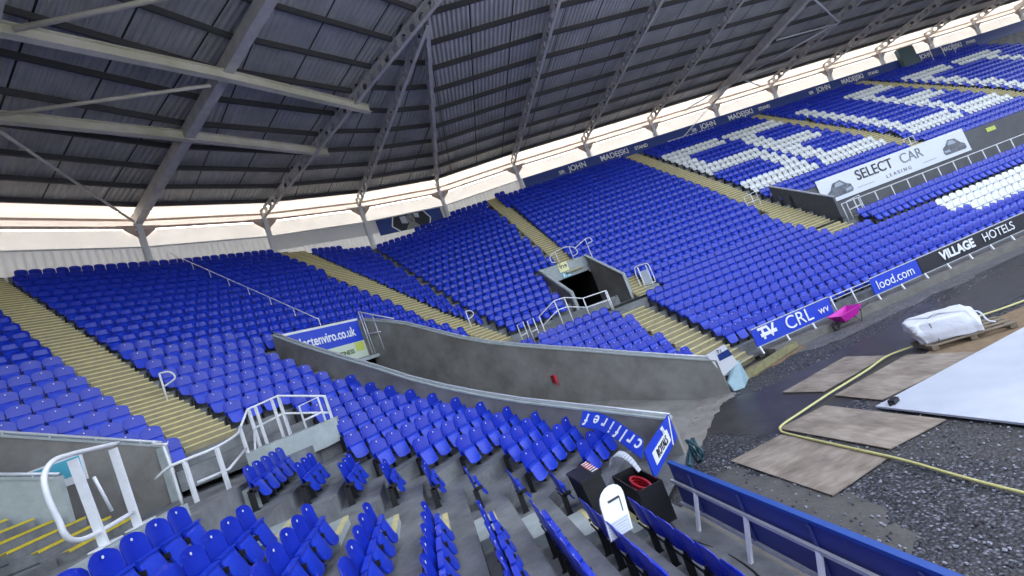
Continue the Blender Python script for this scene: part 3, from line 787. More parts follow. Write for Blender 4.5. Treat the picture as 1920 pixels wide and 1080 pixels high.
mb.prism(orient([A+Wn*.16, A+Wn*.16-U*.1, A+Wn*6-U*.1, A+Wn*6]), 1, 6.09); mb.prism(orient([B+Wn*.16, B+Wn*.16+U*.1, B+Wn*6+U*.1, B+Wn*6]), 1, 6.09)
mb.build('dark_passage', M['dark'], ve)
for P, Q, za, zc, E_ in ((A, D, 7.1, 5.0, D), (Cc, B, 4.95, 7.0, Cc)):
    mb = MB(); mb.bar((*P, za+.03), (*Q, zc+.03), .18, .05); mb.bar((*E_, 5.0), (*E_, 3.4), .16, .16); mb.build('coping', M['concl'], ve)
Xd = (U[0], U[1], 0)
def onl(s, z, off=.02): p = A+U*s-Wn*off; return (p[0], p[1], z)
sg = empty('number_sign', onl(1.45, 6.7), 'pale yellow square sign lettered Y19 over the stairwell', 'sign')
panel('sign_plate', onl(1.15, 6.5, .04), Xd, ZU, .62, .58, M['ysign'], sg); put_text('lettering', 'Y19', .3, onl(1.46, 6.8, .05), Xd, ZU, M['black'], sg, bold=.01)
sg = empty('exit_sign', onl(1.5, 6.2), 'small turquoise pictogram sign under the Y19 sign', 'sign')
panel('sign_plate', onl(1.2, 6.1, .04), Xd, ZU, .62, .34, M['cyan'], sg)
mb = MB()
for s, w_, h_ in ((1.27, .1, .24), (1.42, .04, .24), (1.52, .22, .08)): q = onl(s, 6.15, .05); mb.hexa([q, onl(s+w_, 6.15, .05), onl(s+w_, 6.15, .045), onl(s, 6.15, .045), onl(s, 6.15+h_, .05), onl(s+w_, 6.15+h_, .05), onl(s+w_, 6.15+h_, .045), onl(s, 6.15+h_, .045)])
mb.build('pictogram', M['ink'], sg)
# railings round it
zg9 = 3.39
F = [((.75, 22.6), 4.43), ((1.75, 22.9), 4.9), ((2.3, 23.1), 4.88), ((3.2, 23.25), 4.5), ((4.5, 23.5), 4.45)]
tb = [('top_rail', [(*p, z) for p, z in F]), ('mid_rail', [(*p, z-.5) for p, z in F])]+[('post', [(*p, zg9), (*p, z)], .035) for p, z in F]
tb += [('post', [(4.42, 23.48, zg9), (4.42, 23.48, 4.45)])]
frame('guard_railing', tb, 'long white guard railing in front of the Y19 stairwell')
for x, y, lab in ((-.42, 22.3, 'left one of two small white gate frames at foot of second aisle'), (.1, 21.95, 'right one of two small white gate frames at foot of second aisle')):
    frame('gate_frame', [('frame', [(x, y, 3.2), (x, y, 4.42), (x+.32, y+.1, 4.47), (x+.32, y+.1, 3.2)]), ('mid_rail', [(x, y, 3.85), (x+.32, y+.1, 3.9)])], lab, group='small gate frames')
L = smooth_path([(6.72, 25.25, 3.95), (6.7, 25.25, 4.7), (6.8, 25.2, 5.08), (7.2, 25.0, 5.08), (7.42, 24.88, 5.0), (7.45, 24.85, 4.5), (7.45, 24.85, 3.95)], 4)
lf_ = frame('landing_railing', [('frame', L), ('post', [(6.9, 25.15, 3.5), (6.9, 25.15, 5.05)], .04), ('post', [(7.3, 24.95, 3.5), (7.3, 24.95, 5.0)], .04), ('mid_rail', [(6.75, 25.24, 3.95), (7.45, 24.85, 3.95)])], 'white looped railing with hazy panel on the ledge right of Y19')
mb = MB(); mb.hexa([(6.93, 25.12, 4.0), (7.27, 24.93, 4.0), (7.27, 24.94, 4.0), (6.93, 25.13, 4.0), (6.93, 25.12, 4.75), (7.27, 24.93, 4.75), (7.27, 24.94, 4.75), (6.93, 25.13, 4.75)]); mb.build('panel', M['pale'], lf_)
mb = MB(); mb.prism(orient([V2(6.6, 25.1), V2(7.5, 24.65), V2(7.6, 25.0), V2(6.75, 25.45)]), 3.3, 3.85); tag(mb.build('plinth', M['concl']), 'pale concrete plinth under the looped railing right of Y19', 'plinth')
frame('wall_railing', [('loop', smooth_path([(3.1, 27.95, 7.2), (2.85, 27.95, 7.35), (3.0, 27.95, 7.75), (3.9, 28.05, 7.9), (4.5, 28.1, 7.7), (4.6, 28.1, 7.3), (4.3, 28.1, 7.2)], 4)), ('post', [(3.3, 28.0, 6.95), (3.3, 28.0, 7.8)]), ('post', [(4.25, 28.1, 6.95), (4.25, 28.1, 7.85)])], 'white looped railing on top of the wall behind the Y19 sign')
frame('wall_railing', [('loop', smooth_path([(4.5, 28.15, 7.6), (5.3, 28.1, 7.9), (5.6, 28.0, 7.9), (5.7, 28.0, 7.65), (5.4, 28.0, 7.6)], 4)), ('post', [(5.35, 28.1, 5.9), (5.35, 28.1, 7.9)])], 'white hooked railing at the right top corner of the Y19 stairwell')

# ------------------------------------------------------------------ side platform with the car banner
pl = empty('viewing_platform', (*sd_(25, 36), 0), 'dark sunken viewing platform between the upper and lower side seats', 'platform')
mb = MB()
zp = ZF(9)+.12
mb.prism(orient([sd_(25.1, 24.3), sd_(25.1, 50), sd_(25.3, 50), sd_(25.3, 24.3)]), zp, ZF(14)+.45); mb.build('back_wall', mat('slate_wall', (.1, .105, .115), .7, noise=(1.5, .6, (.06, .065, .07))), pl)
mb = MB(); P, Q = sd_(22.45, 24.3), sd_(26.5, 24.3); e = U79*.14
mb.hexa([(*P, zp-.6), (*(P+e), zp-.6), (*(Q+e), zp-.6), (*Q, zp-.6), (*P, 4.8), (*(P+e), 4.8), (*(Q+e), 7.1), (*Q, 7.1)]); mb.build('side_wall', bpy.data.materials['slate_wall'], pl)
mb = MB(); mb.bar((*(P+e/2), 4.83), (*(Q+e/2), 7.13), .17, .05); mb.build('coping', M['galv'], pl)
frame('platform_railing', [('top_rail', [(*sd_(22.4, 24.6), ZT(9)+.22), (*sd_(22.4, 50), ZT(9)+.22)])]+[('post', [(*sd_(22.4, 24.6+1.27*k), ZF(9)-.3), (*sd_(22.4, 24.6+1.27*k), ZT(9)+.22)]) for k in range(20)], 'long white railing along the front of the side viewing platform')
cb = empty('car_leasing_banner', (*sd_(25, 32), 4.6), 'long pale banner with two printed cars hung on the side viewing platform', 'banner')
def os_(d): return lambda al, z, off=0.: (*sd_(d-off, al), z)
ob = os_(25.0); XS = (U79[0], U79[1], 0)
panel('banner_sheet', ob(26.3, 4.52), XS, ZU, 13.1, 1.7, M['banner'], cb)
put_text('lettering', 'SELECT', .98, ob(31.0, 5.62, .02), XS, ZU, M['adblack'], cb, bold=.006, sx=1.0)
put_text('lettering', 'CAR', .98, ob(34.3, 5.62, .02), XS, ZU, mat('grey_print', (.22, .24, .26), .5), cb, sx=1.05)
put_text('lettering', 'L E A S I N G', .34, ob(32.8, 4.88, .02), XS, ZU, bpy.data.materials['grey_print'], cb, sx=1.2)
mb = MB()
for a0, a1 in ((29.2, 30.6), (35.0, 36.2)): mb.hexa([ob(a0, 4.86, .02), ob(a1, 4.86, .02), ob(a1, 4.86, .01), ob(a0, 4.86, .01), ob(a0, 4.89, .02), ob(a1, 4.89, .02), ob(a1, 4.89, .01), ob(a0, 4.89, .01)])
mb.build('rule', bpy.data.materials['grey_print'], cb)
for s, flip in ((26.75, 1), (37.0, 1)):
    prof = [(0, .12), (.04, .38), (.35, .52), (.7, .86), (1.35, .92), (1.75, .62), (2.05, .5), (2.12, .2), (2.0, .06), (.15, .04)]
    if s > 30: prof = [(2.1-x, z) for x, z in prof][::-1]
    mb = MB(); mb.prism([np.array([0, 0])], 0, 0) if False else None
    mb.poly([ob(s+x, 4.72+z*1.15, .012) for x, z in prof]); c_ = mb.build('car_picture', M['car'], cb)
    mb = MB(); mb.poly([ob(s+x, 4.72+z*1.15, .018) for x, z in ([(.75, .58), (.9, .8), (1.3, .84), (1.55, .6)] if s < 30 else [(1.35, .58), (1.2, .8), (.8, .84), (.55, .6)])])
    mb.poly([ob(s+x, 4.72+z, .018) for x, z in ([(1.5, .2), (2.0, .24), (2.0, .4), (1.55, .38)] if s < 30 else [(.1, .24), (.6, .2), (.6, .36), (.1, .4)])])
    mb.build('car_glass', mat('car_glass', (.35, .42, .5), .3), c_)
panel('lime_notice', (*sd_(25.06, 41.5), 5.3), XS, ZU, .9, .3, M['lime'], pl)
# stairwell rails at its left end
for a, d_, lab in ((24.4, 21.9, 'white boxy railing at the left end of the side platform'), (22.3, 26.6, 'white hooked railing at the foot of the fourth aisle'), (37.0, 27.0, 'white hooked railing at the foot of the fifth aisle')):
    z = ZF(9 if d_ < 23 else 15)+.05; q = lambda s, zz: (*(sd_(d_, a)+U79*s), zz)
    frame('stair_railing', [('frame', [q(0, z), q(0, z+1.05), q(1.0, z+1.15), q(1.0, z)]), ('mid_rail', [q(0, z+.55), q(1.0, z+.6)]), ('post', [q(.55, z), q(.55, z+1.1)])], lab)

# ------------------------------------------------------------------ left stairwell walls
def strip_wall(name, P, Q, za, zc, zb, th, label, m='concd', rail=.11):
    e = (Q-P)/np.linalg.norm(Q-P); s = V2(e[1], -e[0])
    n = 5; pts = [(*(P+(Q-P)*k/n), za+(zc-za)*k/n) for k in range(n+1)]
    return wall_strip(name, pts, th, s, zb, M[m], label, rail)
w1 = strip_wall('stairwell_wall', LW0, LW0+N13*4.2, 4.70, 6.85, 3.0, .16, 'grey concrete stairwell wall at left edge with white sloping handrail')
P = LW0-U13*.0
mb = MB(); mb.bar((LW0[0], LW0[1], 3.35), (LW0[0], LW0[1], 4.7), .16, .16); mb.build('end_post', M['concl'], w1)
lw2 = V2(-9.85, 9.05)
w2 = strip_wall('stairwell_wall', lw2, lw2+N13*4.2, 4.78, 6.6, 3.0, .16, 'pale concrete stairwell wall nearest the left edge beside yellow steps', 'concl', .1)
sgn = empty('stair_sign', (*(LW0+N13*2.1), 5.2), 'small blue and white notice on the concrete stairwell wall', 'sign')
XW = (-N13[0], -N13[1], 0)
def ow(s, z, off=.02): p = LW0+N13*s-U13*off; return (p[0], p[1], z)
panel('sign_plate', ow(2.75, 4.62), XW, ZU, 1.2, .62, M['ink'], sgn); panel('blue_field', ow(2.7, 4.8, .03), XW, ZU, 1.1, .4, M['cyan'], sgn)
# near loop railing on its plinth
zpl = 3.6
mb = MB(); pA, pB = V2(-6.0, 5.3), V2(-6.5, 7.35)
e = (pB-pA)/np.linalg.norm(pB-pA); nn_ = V2(-e[1], e[0])
mb.prism(orient([pA-nn_*.05, pB-nn_*.05, pB-nn_*.35, pA-nn_*.35]), 2.4, zpl); tag(mb.build('plinth', M['concl']), 'chipped concrete plinth carrying the white looped railing in front', 'plinth')
L = [(-6.36, 6.79, 4.86), (-6.2, 6.2, 4.87), (-6.07, 5.79, 4.87), (-5.99, 5.5, 4.84), (-5.93, 5.31, 4.68), (-5.92, 5.29, 4.4), (-5.93, 5.34, 4.15), (-5.94, 5.37, 3.98), (-5.99, 5.5, 3.86), (-6.07, 5.8, 3.81), (-6.3, 6.62, 3.83)]
frame('looped_railing', [('loop', smooth_path(L, 4), .032), ('post', [(-6.07, 5.81, 4.8), (-6.11, 5.94, 3.6)], 'bar', .1, .045), ('post', [(-6.32, 6.64, 4.8), (-6.33, 6.69, 3.6)], 'bar', .1, .045), ('bracket', [(-6.16, 6.1, 4.5), (-6.2, 6.25, 3.98)], .02), ('foot_plate', [(-6.05, 5.75, 3.62), (-6.2, 6.2, 3.62)], 'bar', .16, .02), ('foot_plate', [(-6.26, 6.5, 3.62), (-6.42, 7.0, 3.62)], 'bar', .16, .02)], 'large white looped railing on the concrete plinth at lower left')
# railing two and the upper frame
mb = MB(); mb.prism(orient([V2(-7.35, 8.75), V2(-6.3, 9.35), V2(-6.1, 9.05), V2(-7.15, 8.45)]), 2.5, 3.28); tag(mb.build('plinth', M['concl']), 'low concrete block under the white stair railing by the short rows', 'plinth')
frame('stair_railing', [('top_rail', smooth_path([(-7.75, 8.8, 4.1), (-7.45, 8.8, 4.22), (-7.21, 8.93, 4.24), (-6.82, 9.3, 4.25), (-7.0, 10.3, 4.35), (-7.5, 11.2, 4.5)], 3)), ('post', [(-7.21, 8.93, 3.28), (-7.22, 8.93, 4.23)], 'bar', .09, .045), ('post', [(-6.7, 9.15, 3.28), (-6.7, 9.15, 4.23)], 'bar', .09, .045), ('mid_rail', [(-7.14, 8.98, 3.74), (-6.7, 9.3, 3.74), (-7.5, 11.2, 3.95)]), ('post', [(-7.5, 11.2, 3.35), (-7.5, 11.2, 4.5)], 'bar', .09, .045)], 'white stair railing sloping from the low concrete block up to the big frame')
frame('hoop_railing', [('hoop', smooth_path([(-7.3, 8.75, 4.65), (-7.75, 8.95, 4.75), (-7.95, 9.4, 4.72), (-7.9, 9.4, 4.2), (-7.9, 9.4, 3.4)], 4))], 'white hooked rail joining the stairwell wall end')
mb = MB(); mb.prism(orient([V2(-7.9, 11.95), V2(-5.9, 12.9), V2(-5.75, 12.45), V2(-6.0, 11.9), V2(-7.5, 11.1)]), 3.2, 3.82); tag(mb.build('plinth', M['concl']), 'pale concrete block under the big white frame beside the steps', 'plinth')
Ux = [(-7.95, 11.6, 4.2), (-7.77, 12.12, 4.86), (-7.15, 12.45, 4.93), (-6.0, 12.3, 4.3)]
frame('frame_railing', [('top_rail', [(-7.5, 11.2, 4.45), (-7.77, 12.1, 4.86), (-7.1, 12.5, 4.93), (-5.85, 12.5, 4.45)]), ('mid_rail', [(-7.75, 12.13, 4.33), (-7.1, 12.5, 4.42), (-5.85, 12.5, 3.98)]), ('post', [(-7.75, 12.12, 3.8), (-7.75, 12.12, 4.85)], 'bar', .1, .045), ('post', [(-7.6, 12.2, 3.8), (-7.6, 12.2, 4.87)], 'bar', .08, .045), ('post', [(-7.1, 12.5, 3.8), (-7.1, 12.5, 4.93)], 'bar', .1, .045), ('post', [(-7.25, 12.42, 3.8), (-7.25, 12.42, 4.9)], 'bar', .08, .045), ('post', [(-5.88, 12.5, 3.7), (-5.88, 12.5, 4.45)], 'bar', .08, .045), ('brace', [(-7.3, 11.0, 3.4), (-7.75, 12.1, 4.3)])], 'big white framed railing at the foot of the widest aisle')
frame('gate_frame', [('frame', [(-6.45, 12.15, 3.7), (-6.45, 12.15, 4.45), (-6.05, 12.45, 4.5), (-6.05, 12.45, 3.7)]), ('mid_rail', [(-6.45, 12.15, 4.05), (-6.05, 12.45, 4.08)])], 'small white square frame behind the big framed railing')
# hooked poles in aisles, diagonal handrail
def hook(p, z, lab, u):
    frame('hooked_handrail', [('pole', [(p[0], p[1], z), (p[0], p[1], z+1.0)], .03), ('hook', smooth_path([(p[0], p[1], z+1.0), (p[0]+u[0]*.25, p[1]+u[1]*.25, z+.95), (p[0]+u[0]*.33, p[1]+u[1]*.33, z+.7), (p[0], p[1], z+.55)], 4), .028)], lab, group='hooked handrails in the aisles')
q = polyrow_at(15, U34, 5.4); hook(q, ZF(15)+.1, 'hooked white handrail standing in the widest aisle', U34*.9-N34*.6)
q = polyrow_at(13, U34, 18.3); hook(q, ZF(13)+.1, 'hooked white handrail standing in the second aisle', U34*.9-N34*.6)
rl = [polyrow_at(r, U34, 12.0+(33-r)*.02) for r in range(17, 33)]
frame('diagonal_handrail', [('top_rail', [(*p, ZT(r)+.16) for p, r in zip(rl, range(17, 33))], .024)]+[('post', [(*rl[i], ZF(17+i)), (*rl[i], ZT(17+i)+.15)], .022) for i in range(0, 16, 2)], 'long thin white handrail running down through the corner seats', 'white')

# ------------------------------------------------------------------ advertising boards on the long side
def board(name, a0, a1, m, label, txt, cat='advertising board', z0=.5, z1=1.14):
    ro = empty(name, (*sd_(15.25, a0), 0), label, cat)
    panel('board_face', (*sd_(15.25, a0), z0), XS, ZU, a1-a0, z1-z0, m, ro, .04)
    mb = MB(); mb.bar((*sd_(15.27, a0), z1+.02), (*sd_(15.27, a1), z1+.02), .07, .03); mb.bar((*sd_(15.3, a0), z0-.03), (*sd_(15.3, a1), z0-.03), .04, .04); mb.build('board_rail', M['galv'], ro)
    k = a0+.1
    while k < a1:
        mb = MB(); mb.bar((*sd_(15.2, k), .2), (*sd_(15.3, k), z0+.05), .06, .06); mb.build('leg', M['white'], ro); k += 1.22
    for t, s, al, z, kw in txt: put_text('lettering', t, s, (*sd_(15.23, al), z), XS, ZU, M['ink'], ro, **kw)
    return ro
b1 = board('advertising_board', 10.8, 14.4, M['adblue'], 'blue board with white letters CRL cut off by a gap', [('CRL', .7, 12.85, .83, dict(sx=1.0)), ('wv', .42, 14.0, .8, {}), ('TV', .62, 11.4, .86, dict(bold=.02, sx=.95))])
panel('white_strip', (*sd_(15.21, 11.08), .76), (U79[0], U79[1], .0), ZU, .72, .13, M['ink'], b1, .01)
board('advertising_board', 16.45, 18.9, M['adblue'], 'short blue board reading lood.com in white', [('lood.com', .52, 17.62, .8, dict(sx=.98))])
board('advertising_board', 18.93, 25.4, M['adblack'], 'long black board with white hotel lettering on the pitch edge', [('VILLAGE', .5, 21.0, .84, dict(bold=.02, sx=1.0)), ('HOTELS', .5, 23.35, .84, dict(sx=1.02))])
board('advertising_board', 25.45, 40, M['adblack'], 'plain black board continuing along the pitch edge out of frame', [])
frame('board_frame', [('top_rail', [(*sd_(15.25, 14.42), 1.12), (*sd_(15.25, 16.44), 1.1)]), ('mid_rail', [(*sd_(15.25, 14.42), .98), (*sd_(15.25, 16.44), .96)], .015), ('post', [(*sd_(15.2, 14.5), .2), (*sd_(15.25, 14.5), 1.12)], .035), ('post', [(*sd_(15.2, 15.5), .2), (*sd_(15.25, 15.5), 1.12)], .035), ('bottom_rail', [(*sd_(15.25, 14.42), .5), (*sd_(15.25, 16.44), .48)], .015)], 'empty galvanised frame between the CRL board and lood.com board', 'galv', .022)

# near fence: back of a long blue board on raked legs
nf = empty('pitch_fence', (*(N13*-3.5+U13*2), 0), 'long blue pitch-side board seen from behind with raked white legs', 'fence')
def nfp(al, z, o=0.): return (*(N13*(-3.5+o)+U13*al), z)
XF = (-U13[0], -U13[1], 0)
mb = MB()
mb.hexa([nfp(-9, .3), nfp(8.05, .3), nfp(8.05, .3, -.03), nfp(-9, .3, -.03), nfp(-9, 1.0), nfp(8.05, 1.0), nfp(8.05, 1.0, -.03), nfp(-9, 1.0, -.03)]); mb.build('board_face', M['adback'], nf)
mb = MB(); mb.bar(nfp(-9, 1.03, -.03), nfp(8.05, 1.03, -.03), .09, .05); mb.build('top_cap', mat('cap_blue', (.015, .07, .34), .5, noise=(1.2, .6, (.03, .1, .36))), nf)
for i in range(14):
    mb = MB(); mb.bar(nfp(7.4-.62*2*i, .32, .02), nfp(7.4-.62*2*i, .98, .02), .05, .03); mb.build('stiffener', M['adback'], nf)
mb = MB(); mb.bar(nfp(-9, .72, .06), nfp(8.05, .72, .06), .05, .05); mb.bar(nfp(-9, .3, .05), nfp(8.05, .3, .05), .05, .04); mb.build('rear_rail', M['galv'], nf)
for i in range(12):
    al = 7.3-1.22*i
    mb = MB(); mb.bar(nfp(al, .72, .06), nfp(al-.02, .06, .3), .06, .045); mb.build('leg', M['white'], nf)
    mb = MB(); mb.box(nfp(al, .09, .33), .42, .22, .03, math.atan2(U13[1], U13[0])); mb.build('foot_plate', M['concl'], nf)
mb = MB(); mb.tube(smooth_path([nfp(8-.7*i, .13+.02*(i % 2), .42+.1*math.sin(i*1.9)) for i in range(18)], 4), .02, 6); tag(mb.build('cable', M['rubber'], smooth=True), 'loose black cable lying along the kerb behind the pitch fence', 'cable')

# corner boards by the tunnel mouth
rb = empty('club_board', (1.3, 9.3, .6), 'blue board with white strip reading ROYALS at the tunnel corner', 'board')
d = Vector((1.1, 1.75, 0)).normalized(); S0 = Vector((1.3, 9.3, .58))
panel('board_face', S0, d, ZU, 2.05, .56, M['adblue'], rb, .03)
n_ = d.cross(Vector(ZU))
panel('white_strip', S0+d*.3+n_*.008+Vector((0, 0, .13)), d, ZU, 1.25, .26, M['ink'], rb, .006)
put_text('lettering', 'ROYALS', .24, S0+d*.92+n_*.02+Vector((0, 0, .26)), d, ZU, M['adblack'], rb, sx=.95)
put_text('lettering', 'TL', .2, S0+d*1.3+n_*.012+Vector((0, 0, .46)), d, ZU, M['ink'], rb, bold=.012)
mb = MB(); mb.bar(S0+d*1.55+n_*.015+Vector((0, 0, .02)), S0+d*1.95+n_*.015+Vector((0, 0, .54)), .06, .006, up=n_); mb.build('stripe', M['ink'], rb)
# bent banner lying upside down across the corner seats
bb = empty('bent_banner', (.8, 10.2, 1.6), 'bent blue board with upside down white lettering over the corner seats', 'banner')
pth = [Vector(p) for p in ((1.28, 9.32, 1.2), (1.14, 9.75, 1.36), (1.0, 10.2, 1.5), (.78, 10.75, 1.63), (.44, 11.2, 1.74))]
P = smooth_path(pth, 4); wv = Vector((.2, .26, .26)); mb = MB()
for a, b in zip(P, P[1:]):
    mb.hexa([a-wv*.5, b-wv*.5, b-wv*.5-Vector((0, 0, .02)), a-wv*.5-Vector((0, 0, .02)), a+wv*.5, b+wv*.5, b+wv*.5-Vector((0, 0, .02)), a+wv*.5-Vector((0, 0, .02))])
mb.build('board_face', M['adblue'], bb)
# lettering follows the bend: letters laid one by one, reading from the right end
tot = len(P)-1; word = 'crlfiref'
for i, ch in enumerate(word):
    t = (i+.8)/(len(word)+.6)*tot; k = int(t); f = t-k; a = P[k].lerp(P[min(k+1, tot)], f); dr = (P[min(k+1, tot)]-P[k]).normalized()
    Zl = -wv.normalized(); Nn = dr.cross(Zl).normalized()
    if Nn.z < 0: Nn = -Nn
    put_text('lettering', ch, .42, a+Nn*.012, dr, Zl, M['ink'], bb, sx=.85, depth=.004, bold=.006)
# dark boxes standing on the front rows
def obox(name, c, X, sx, sy, sz, m, parent=None, tilt=None):
    X = Vector((X[0], X[1], 0)).normalized(); Z = Vector(tilt or (0, 0, 1)).normalized(); Y = Z.cross(X).normalized(); X = Y.cross(Z); c = Vector(c); mb = MB()
    P = [c+X*(a*sx/2)+Y*(b*sy/2)+Z*e for e in (0, sz) for a, b in ((-1, -1), (1, -1), (1, 1), (-1, 1))]
    mb.hexa(P); return mb.build(name, m, parent)
t1 = empty('equipment_case', (.0, 9.25, ZF(1)), 'dark case with a red striped label standing on the front rows', 'case')
obox('case_body', (.05, 9.4, ZF(1)), U13, 1.0, .42, .62, M['rubber'], t1, (-.1, .05, 1)); obox('lid', (.0, 9.4, ZF(1)+.62), U13, 1.04, .46, .05, M['black'], t1, (-.1, .05, 1))
tlab = Vector((.05, 9.4, ZF(1)+.685))+Vector((-.07, .035, 0))
lc = tlab+Vector((-N13[0], -N13[1], 0))*.12+Vector((U13[0], U13[1], 0))*.36
panel('striped_label', lc, XF, (-N13[0], -N13[1], .12), .74, .14, mat('red_label', (.6, .04, .04), .5), t1, .01)
mb = MB()
for k in range(6):
    a = lc+Vector(XF)*(.05+.12*k)+Vector((0, 0, .012)); c_ = Vector((-N13[0], -N13[1], .12))*.13; d_ = Vector(XF)*.04
    mb.hexa([a, a+d_, a+d_+c_, a+c_, a+Vector((0, 0, .006)), a+d_+Vector((0, 0, .006)), a+d_+c_+Vector((0, 0, .006)), a+c_+Vector((0, 0, .006))])
mb.build('label_stripes', M['ink'], t1)
t2 = empty('open_crate', (.9, 9.1, ZF(0)), 'tall black open crate filled with a coiled red hose', 'crate')
c = Vector((.9, 8.95, ZF(0))); u_ = Vector((U13[0], U13[1], 0)); v_ = Vector((N13[0], N13[1], 0))
for off, sx, sy in ((v_*.24, 1.15, .03), (v_*-.24, 1.15, .03), (u_*.56, .03, .5), (u_*-.56, .03, .5)):
    obox('crate_side', c+off, U13, sx, sy, .72, M['black'], t2)
obox('crate_floor', c, U13, 1.1, .46, .35, M['rubber'], t2)
mb = MB()
for k in range(5): mb.tube([c+Vector((0, 0, .42+.06*k))+u_*((.3+.02*k)*math.cos(a)-.15)+v_*((.15-.01*k)*math.sin(a)) for a in np.linspace(0, 2*math.pi, 16, endpoint=False)], .03, 6, closed=True)
tag(mb.build('coiled_hose', M['red'], smooth=True), 'coiled red hose lying in the tall black open crate', 'hose')
L0 = [Vector((.62, 9.25, 1.15)), Vector((.7, 9.2, 1.32)), Vector((.82, 9.1, 1.33)), Vector((.94, 9.0, 1.2)), Vector((1.02, 8.9, .98))]
P = smooth_path(L0, 4); mb = MB()
for i, (a, b) in enumerate(zip(P, P[1:])):
    w0 = .13*(1-.7*i/len(P)); w1_ = .13*(1-.7*(i+1)/len(P)); s = Vector((.8, .5, .15))
    mb.hexa([a-s*w0, b-s*w1_, b-s*w1_-Vector((0, 0, .012)), a-s*w0-Vector((0, 0, .012)), a+s*w0, b+s*w1_, b+s*w1_-Vector((0, 0, .012)), a+s*w0-Vector((0, 0, .012))])
tag(mb.build('plastic_cover', M['pale'], smooth=True), 'torn pale plastic cover draped over the black crate', 'cover')
wp = empty('moulded_board', (.32, 6.9, 1.0), 'white moulded plastic panel with round top leaning on the front seats', 'panel')
mb = MB(); c = Vector((.27, 6.95, 1.55)); X = Vector((.93, .36, 0)).normalized(); Z = Vector((.12, .62, .75)).normalized(); N = X.cross(Z)
prof = [(-.19, -.55), (.19, -.55), (.21, -.1)]+[(.21*math.cos(a), .1*math.sin(a)*1.8-.05) for a in np.linspace(0, math.pi, 9)]+[(-.21, -.1)]
pr = [c+X*x+Z*z for x, z in prof]; b = len(mb.v); mb.v += [tuple(p) for p in pr]+[tuple(p-N*.05) for p in pr]; n = len(pr)
mb.f += [tuple(range(n)), tuple(range(n, 2*n))[::-1]]+[((i+1) % n, i, n+i, n+(i+1) % n) for i in range(n)]; mb.m += [0]*(n+2); mb.uv += [[]]*(n+2)
mb.build('panel_shell', M['wseat'], wp)
mb = MB(); mb.bar(c+X*-.08+Z*-.08+N*.005, c+X*.12+Z*-.08+N*.005, .012, .03, up=Z); mb.bar(c+X*.12+Z*-.08+N*.005, c+X*.12+Z*-.28+N*.005, .012, .01, up=N); mb.build('slot', M['black'], wp)
mb = MB()
for k in range(6): mb.bar(c+X*-.17+Z*(-.36-.035*k)+N*.01, c+X*.17+Z*(-.36-.035*k)+N*.01, .02, .02, up=Z)
mb.build('ribs', M['pale'], wp)
# junk at the corner, white notice board and bin at far end of tunnel
ns = empty('notice_board', (5.1, 14.7, 1.1), 'white notice board with dark squares at the far corner of the tunnel mouth', 'sign')
dn = Vector((.55, -.25, 0)).normalized(); a0 = Vector((5.02, 14.75, .9)); 
mb = MB(); q = [a0+Vector((0, 0, .45)), a0+dn*.62+Vector((0, 0, .62)), a0+dn*.78+Vector((0, 0, -.05)), a0+dn*.25+Vector((0, 0, -.32))]; nn2 = Vector((.3, .9, 0)).normalized()*.03
mb.hexa([q[3], q[2], q[2]+nn2, q[3]+nn2, q[0], q[1], q[1]+nn2, q[0]+nn2]); mb.build('board_face', M['ink'], ns)
mb = MB(); q2 = a0+dn*.3+Vector((0, 0, .16))-nn2*.3; mb.hexa([q2, q2+dn*.42+Vector((0, 0, .08)), q2+dn*.42+nn2*.2+Vector((0, 0, .08)), q2+nn2*.2, q2+Vector((0, 0, .2)), q2+dn*.36+Vector((0, 0, .29)), q2+dn*.36+nn2*.2+Vector((0, 0, .29)), q2+nn2*.2+Vector((0, 0, .2))]); mb.build('dark_square', M['navy'], ns)
put_text('lettering', 'T1', .16, a0+dn*.4+Vector((0, 0, .44))-nn2*.3, dn, (0, 0, 1), M['adblack'], ns, depth=.01)
mb = MB(); a = Vector((5.35, 14.6, 0)); prof = [a+Vector((.0, .1, .02)), a+Vector((.35, .15, .0)), a+Vector((.75, .55, .12)), a+Vector((.7, .65, .75)), a+Vector((.25, .35, .62)), a+Vector((-.05, .2, .3))]
tk = Vector((.12, -.2, .02))*.25; b = 0; mb.v += [tuple(p) for p in prof]+[tuple(p+tk) for p in prof]; n = 6
mb.f += [tuple(range(n))[::-1], tuple(range(n, 2*n))]+[(i, (i+1) % n, n+(i+1) % n, n+i) for i in range(n)]; mb.m += [0]*8; mb.uv += [[]]*8
tag(mb.build('bent_sheet', mat('bent_blue_sheet', (.28, .42, .48), .4, noise=(3, .6, (.2, .3, .33)))), 'bent pale blue metal sheet leaning at the far end of tunnel wall', 'sheet')
mb = MB(); mb.bar((6.0, 15.35, .12), (8.9, 16.95, .14), .22, .2); tag(mb.build('timber_baulk', M['timber']), 'mossy timber baulk lying on sandy dirt at the foot of steps', 'timber')
jk = MB(); rnd = random.Random(4)
jk.tube(smooth_path([(2.35+rnd.uniform(-.25, .25), 10.3+rnd.uniform(-.35, .35), rnd.uniform(.05, .75)) for _ in range(14)], 5), .03, 6)
tag(jk.build('tangled_hose', mat('dark_teal', (.02, .07, .09), .5), smooth=True), 'tangled dark hose heaped at the corner of tunnel and fence', 'hose')

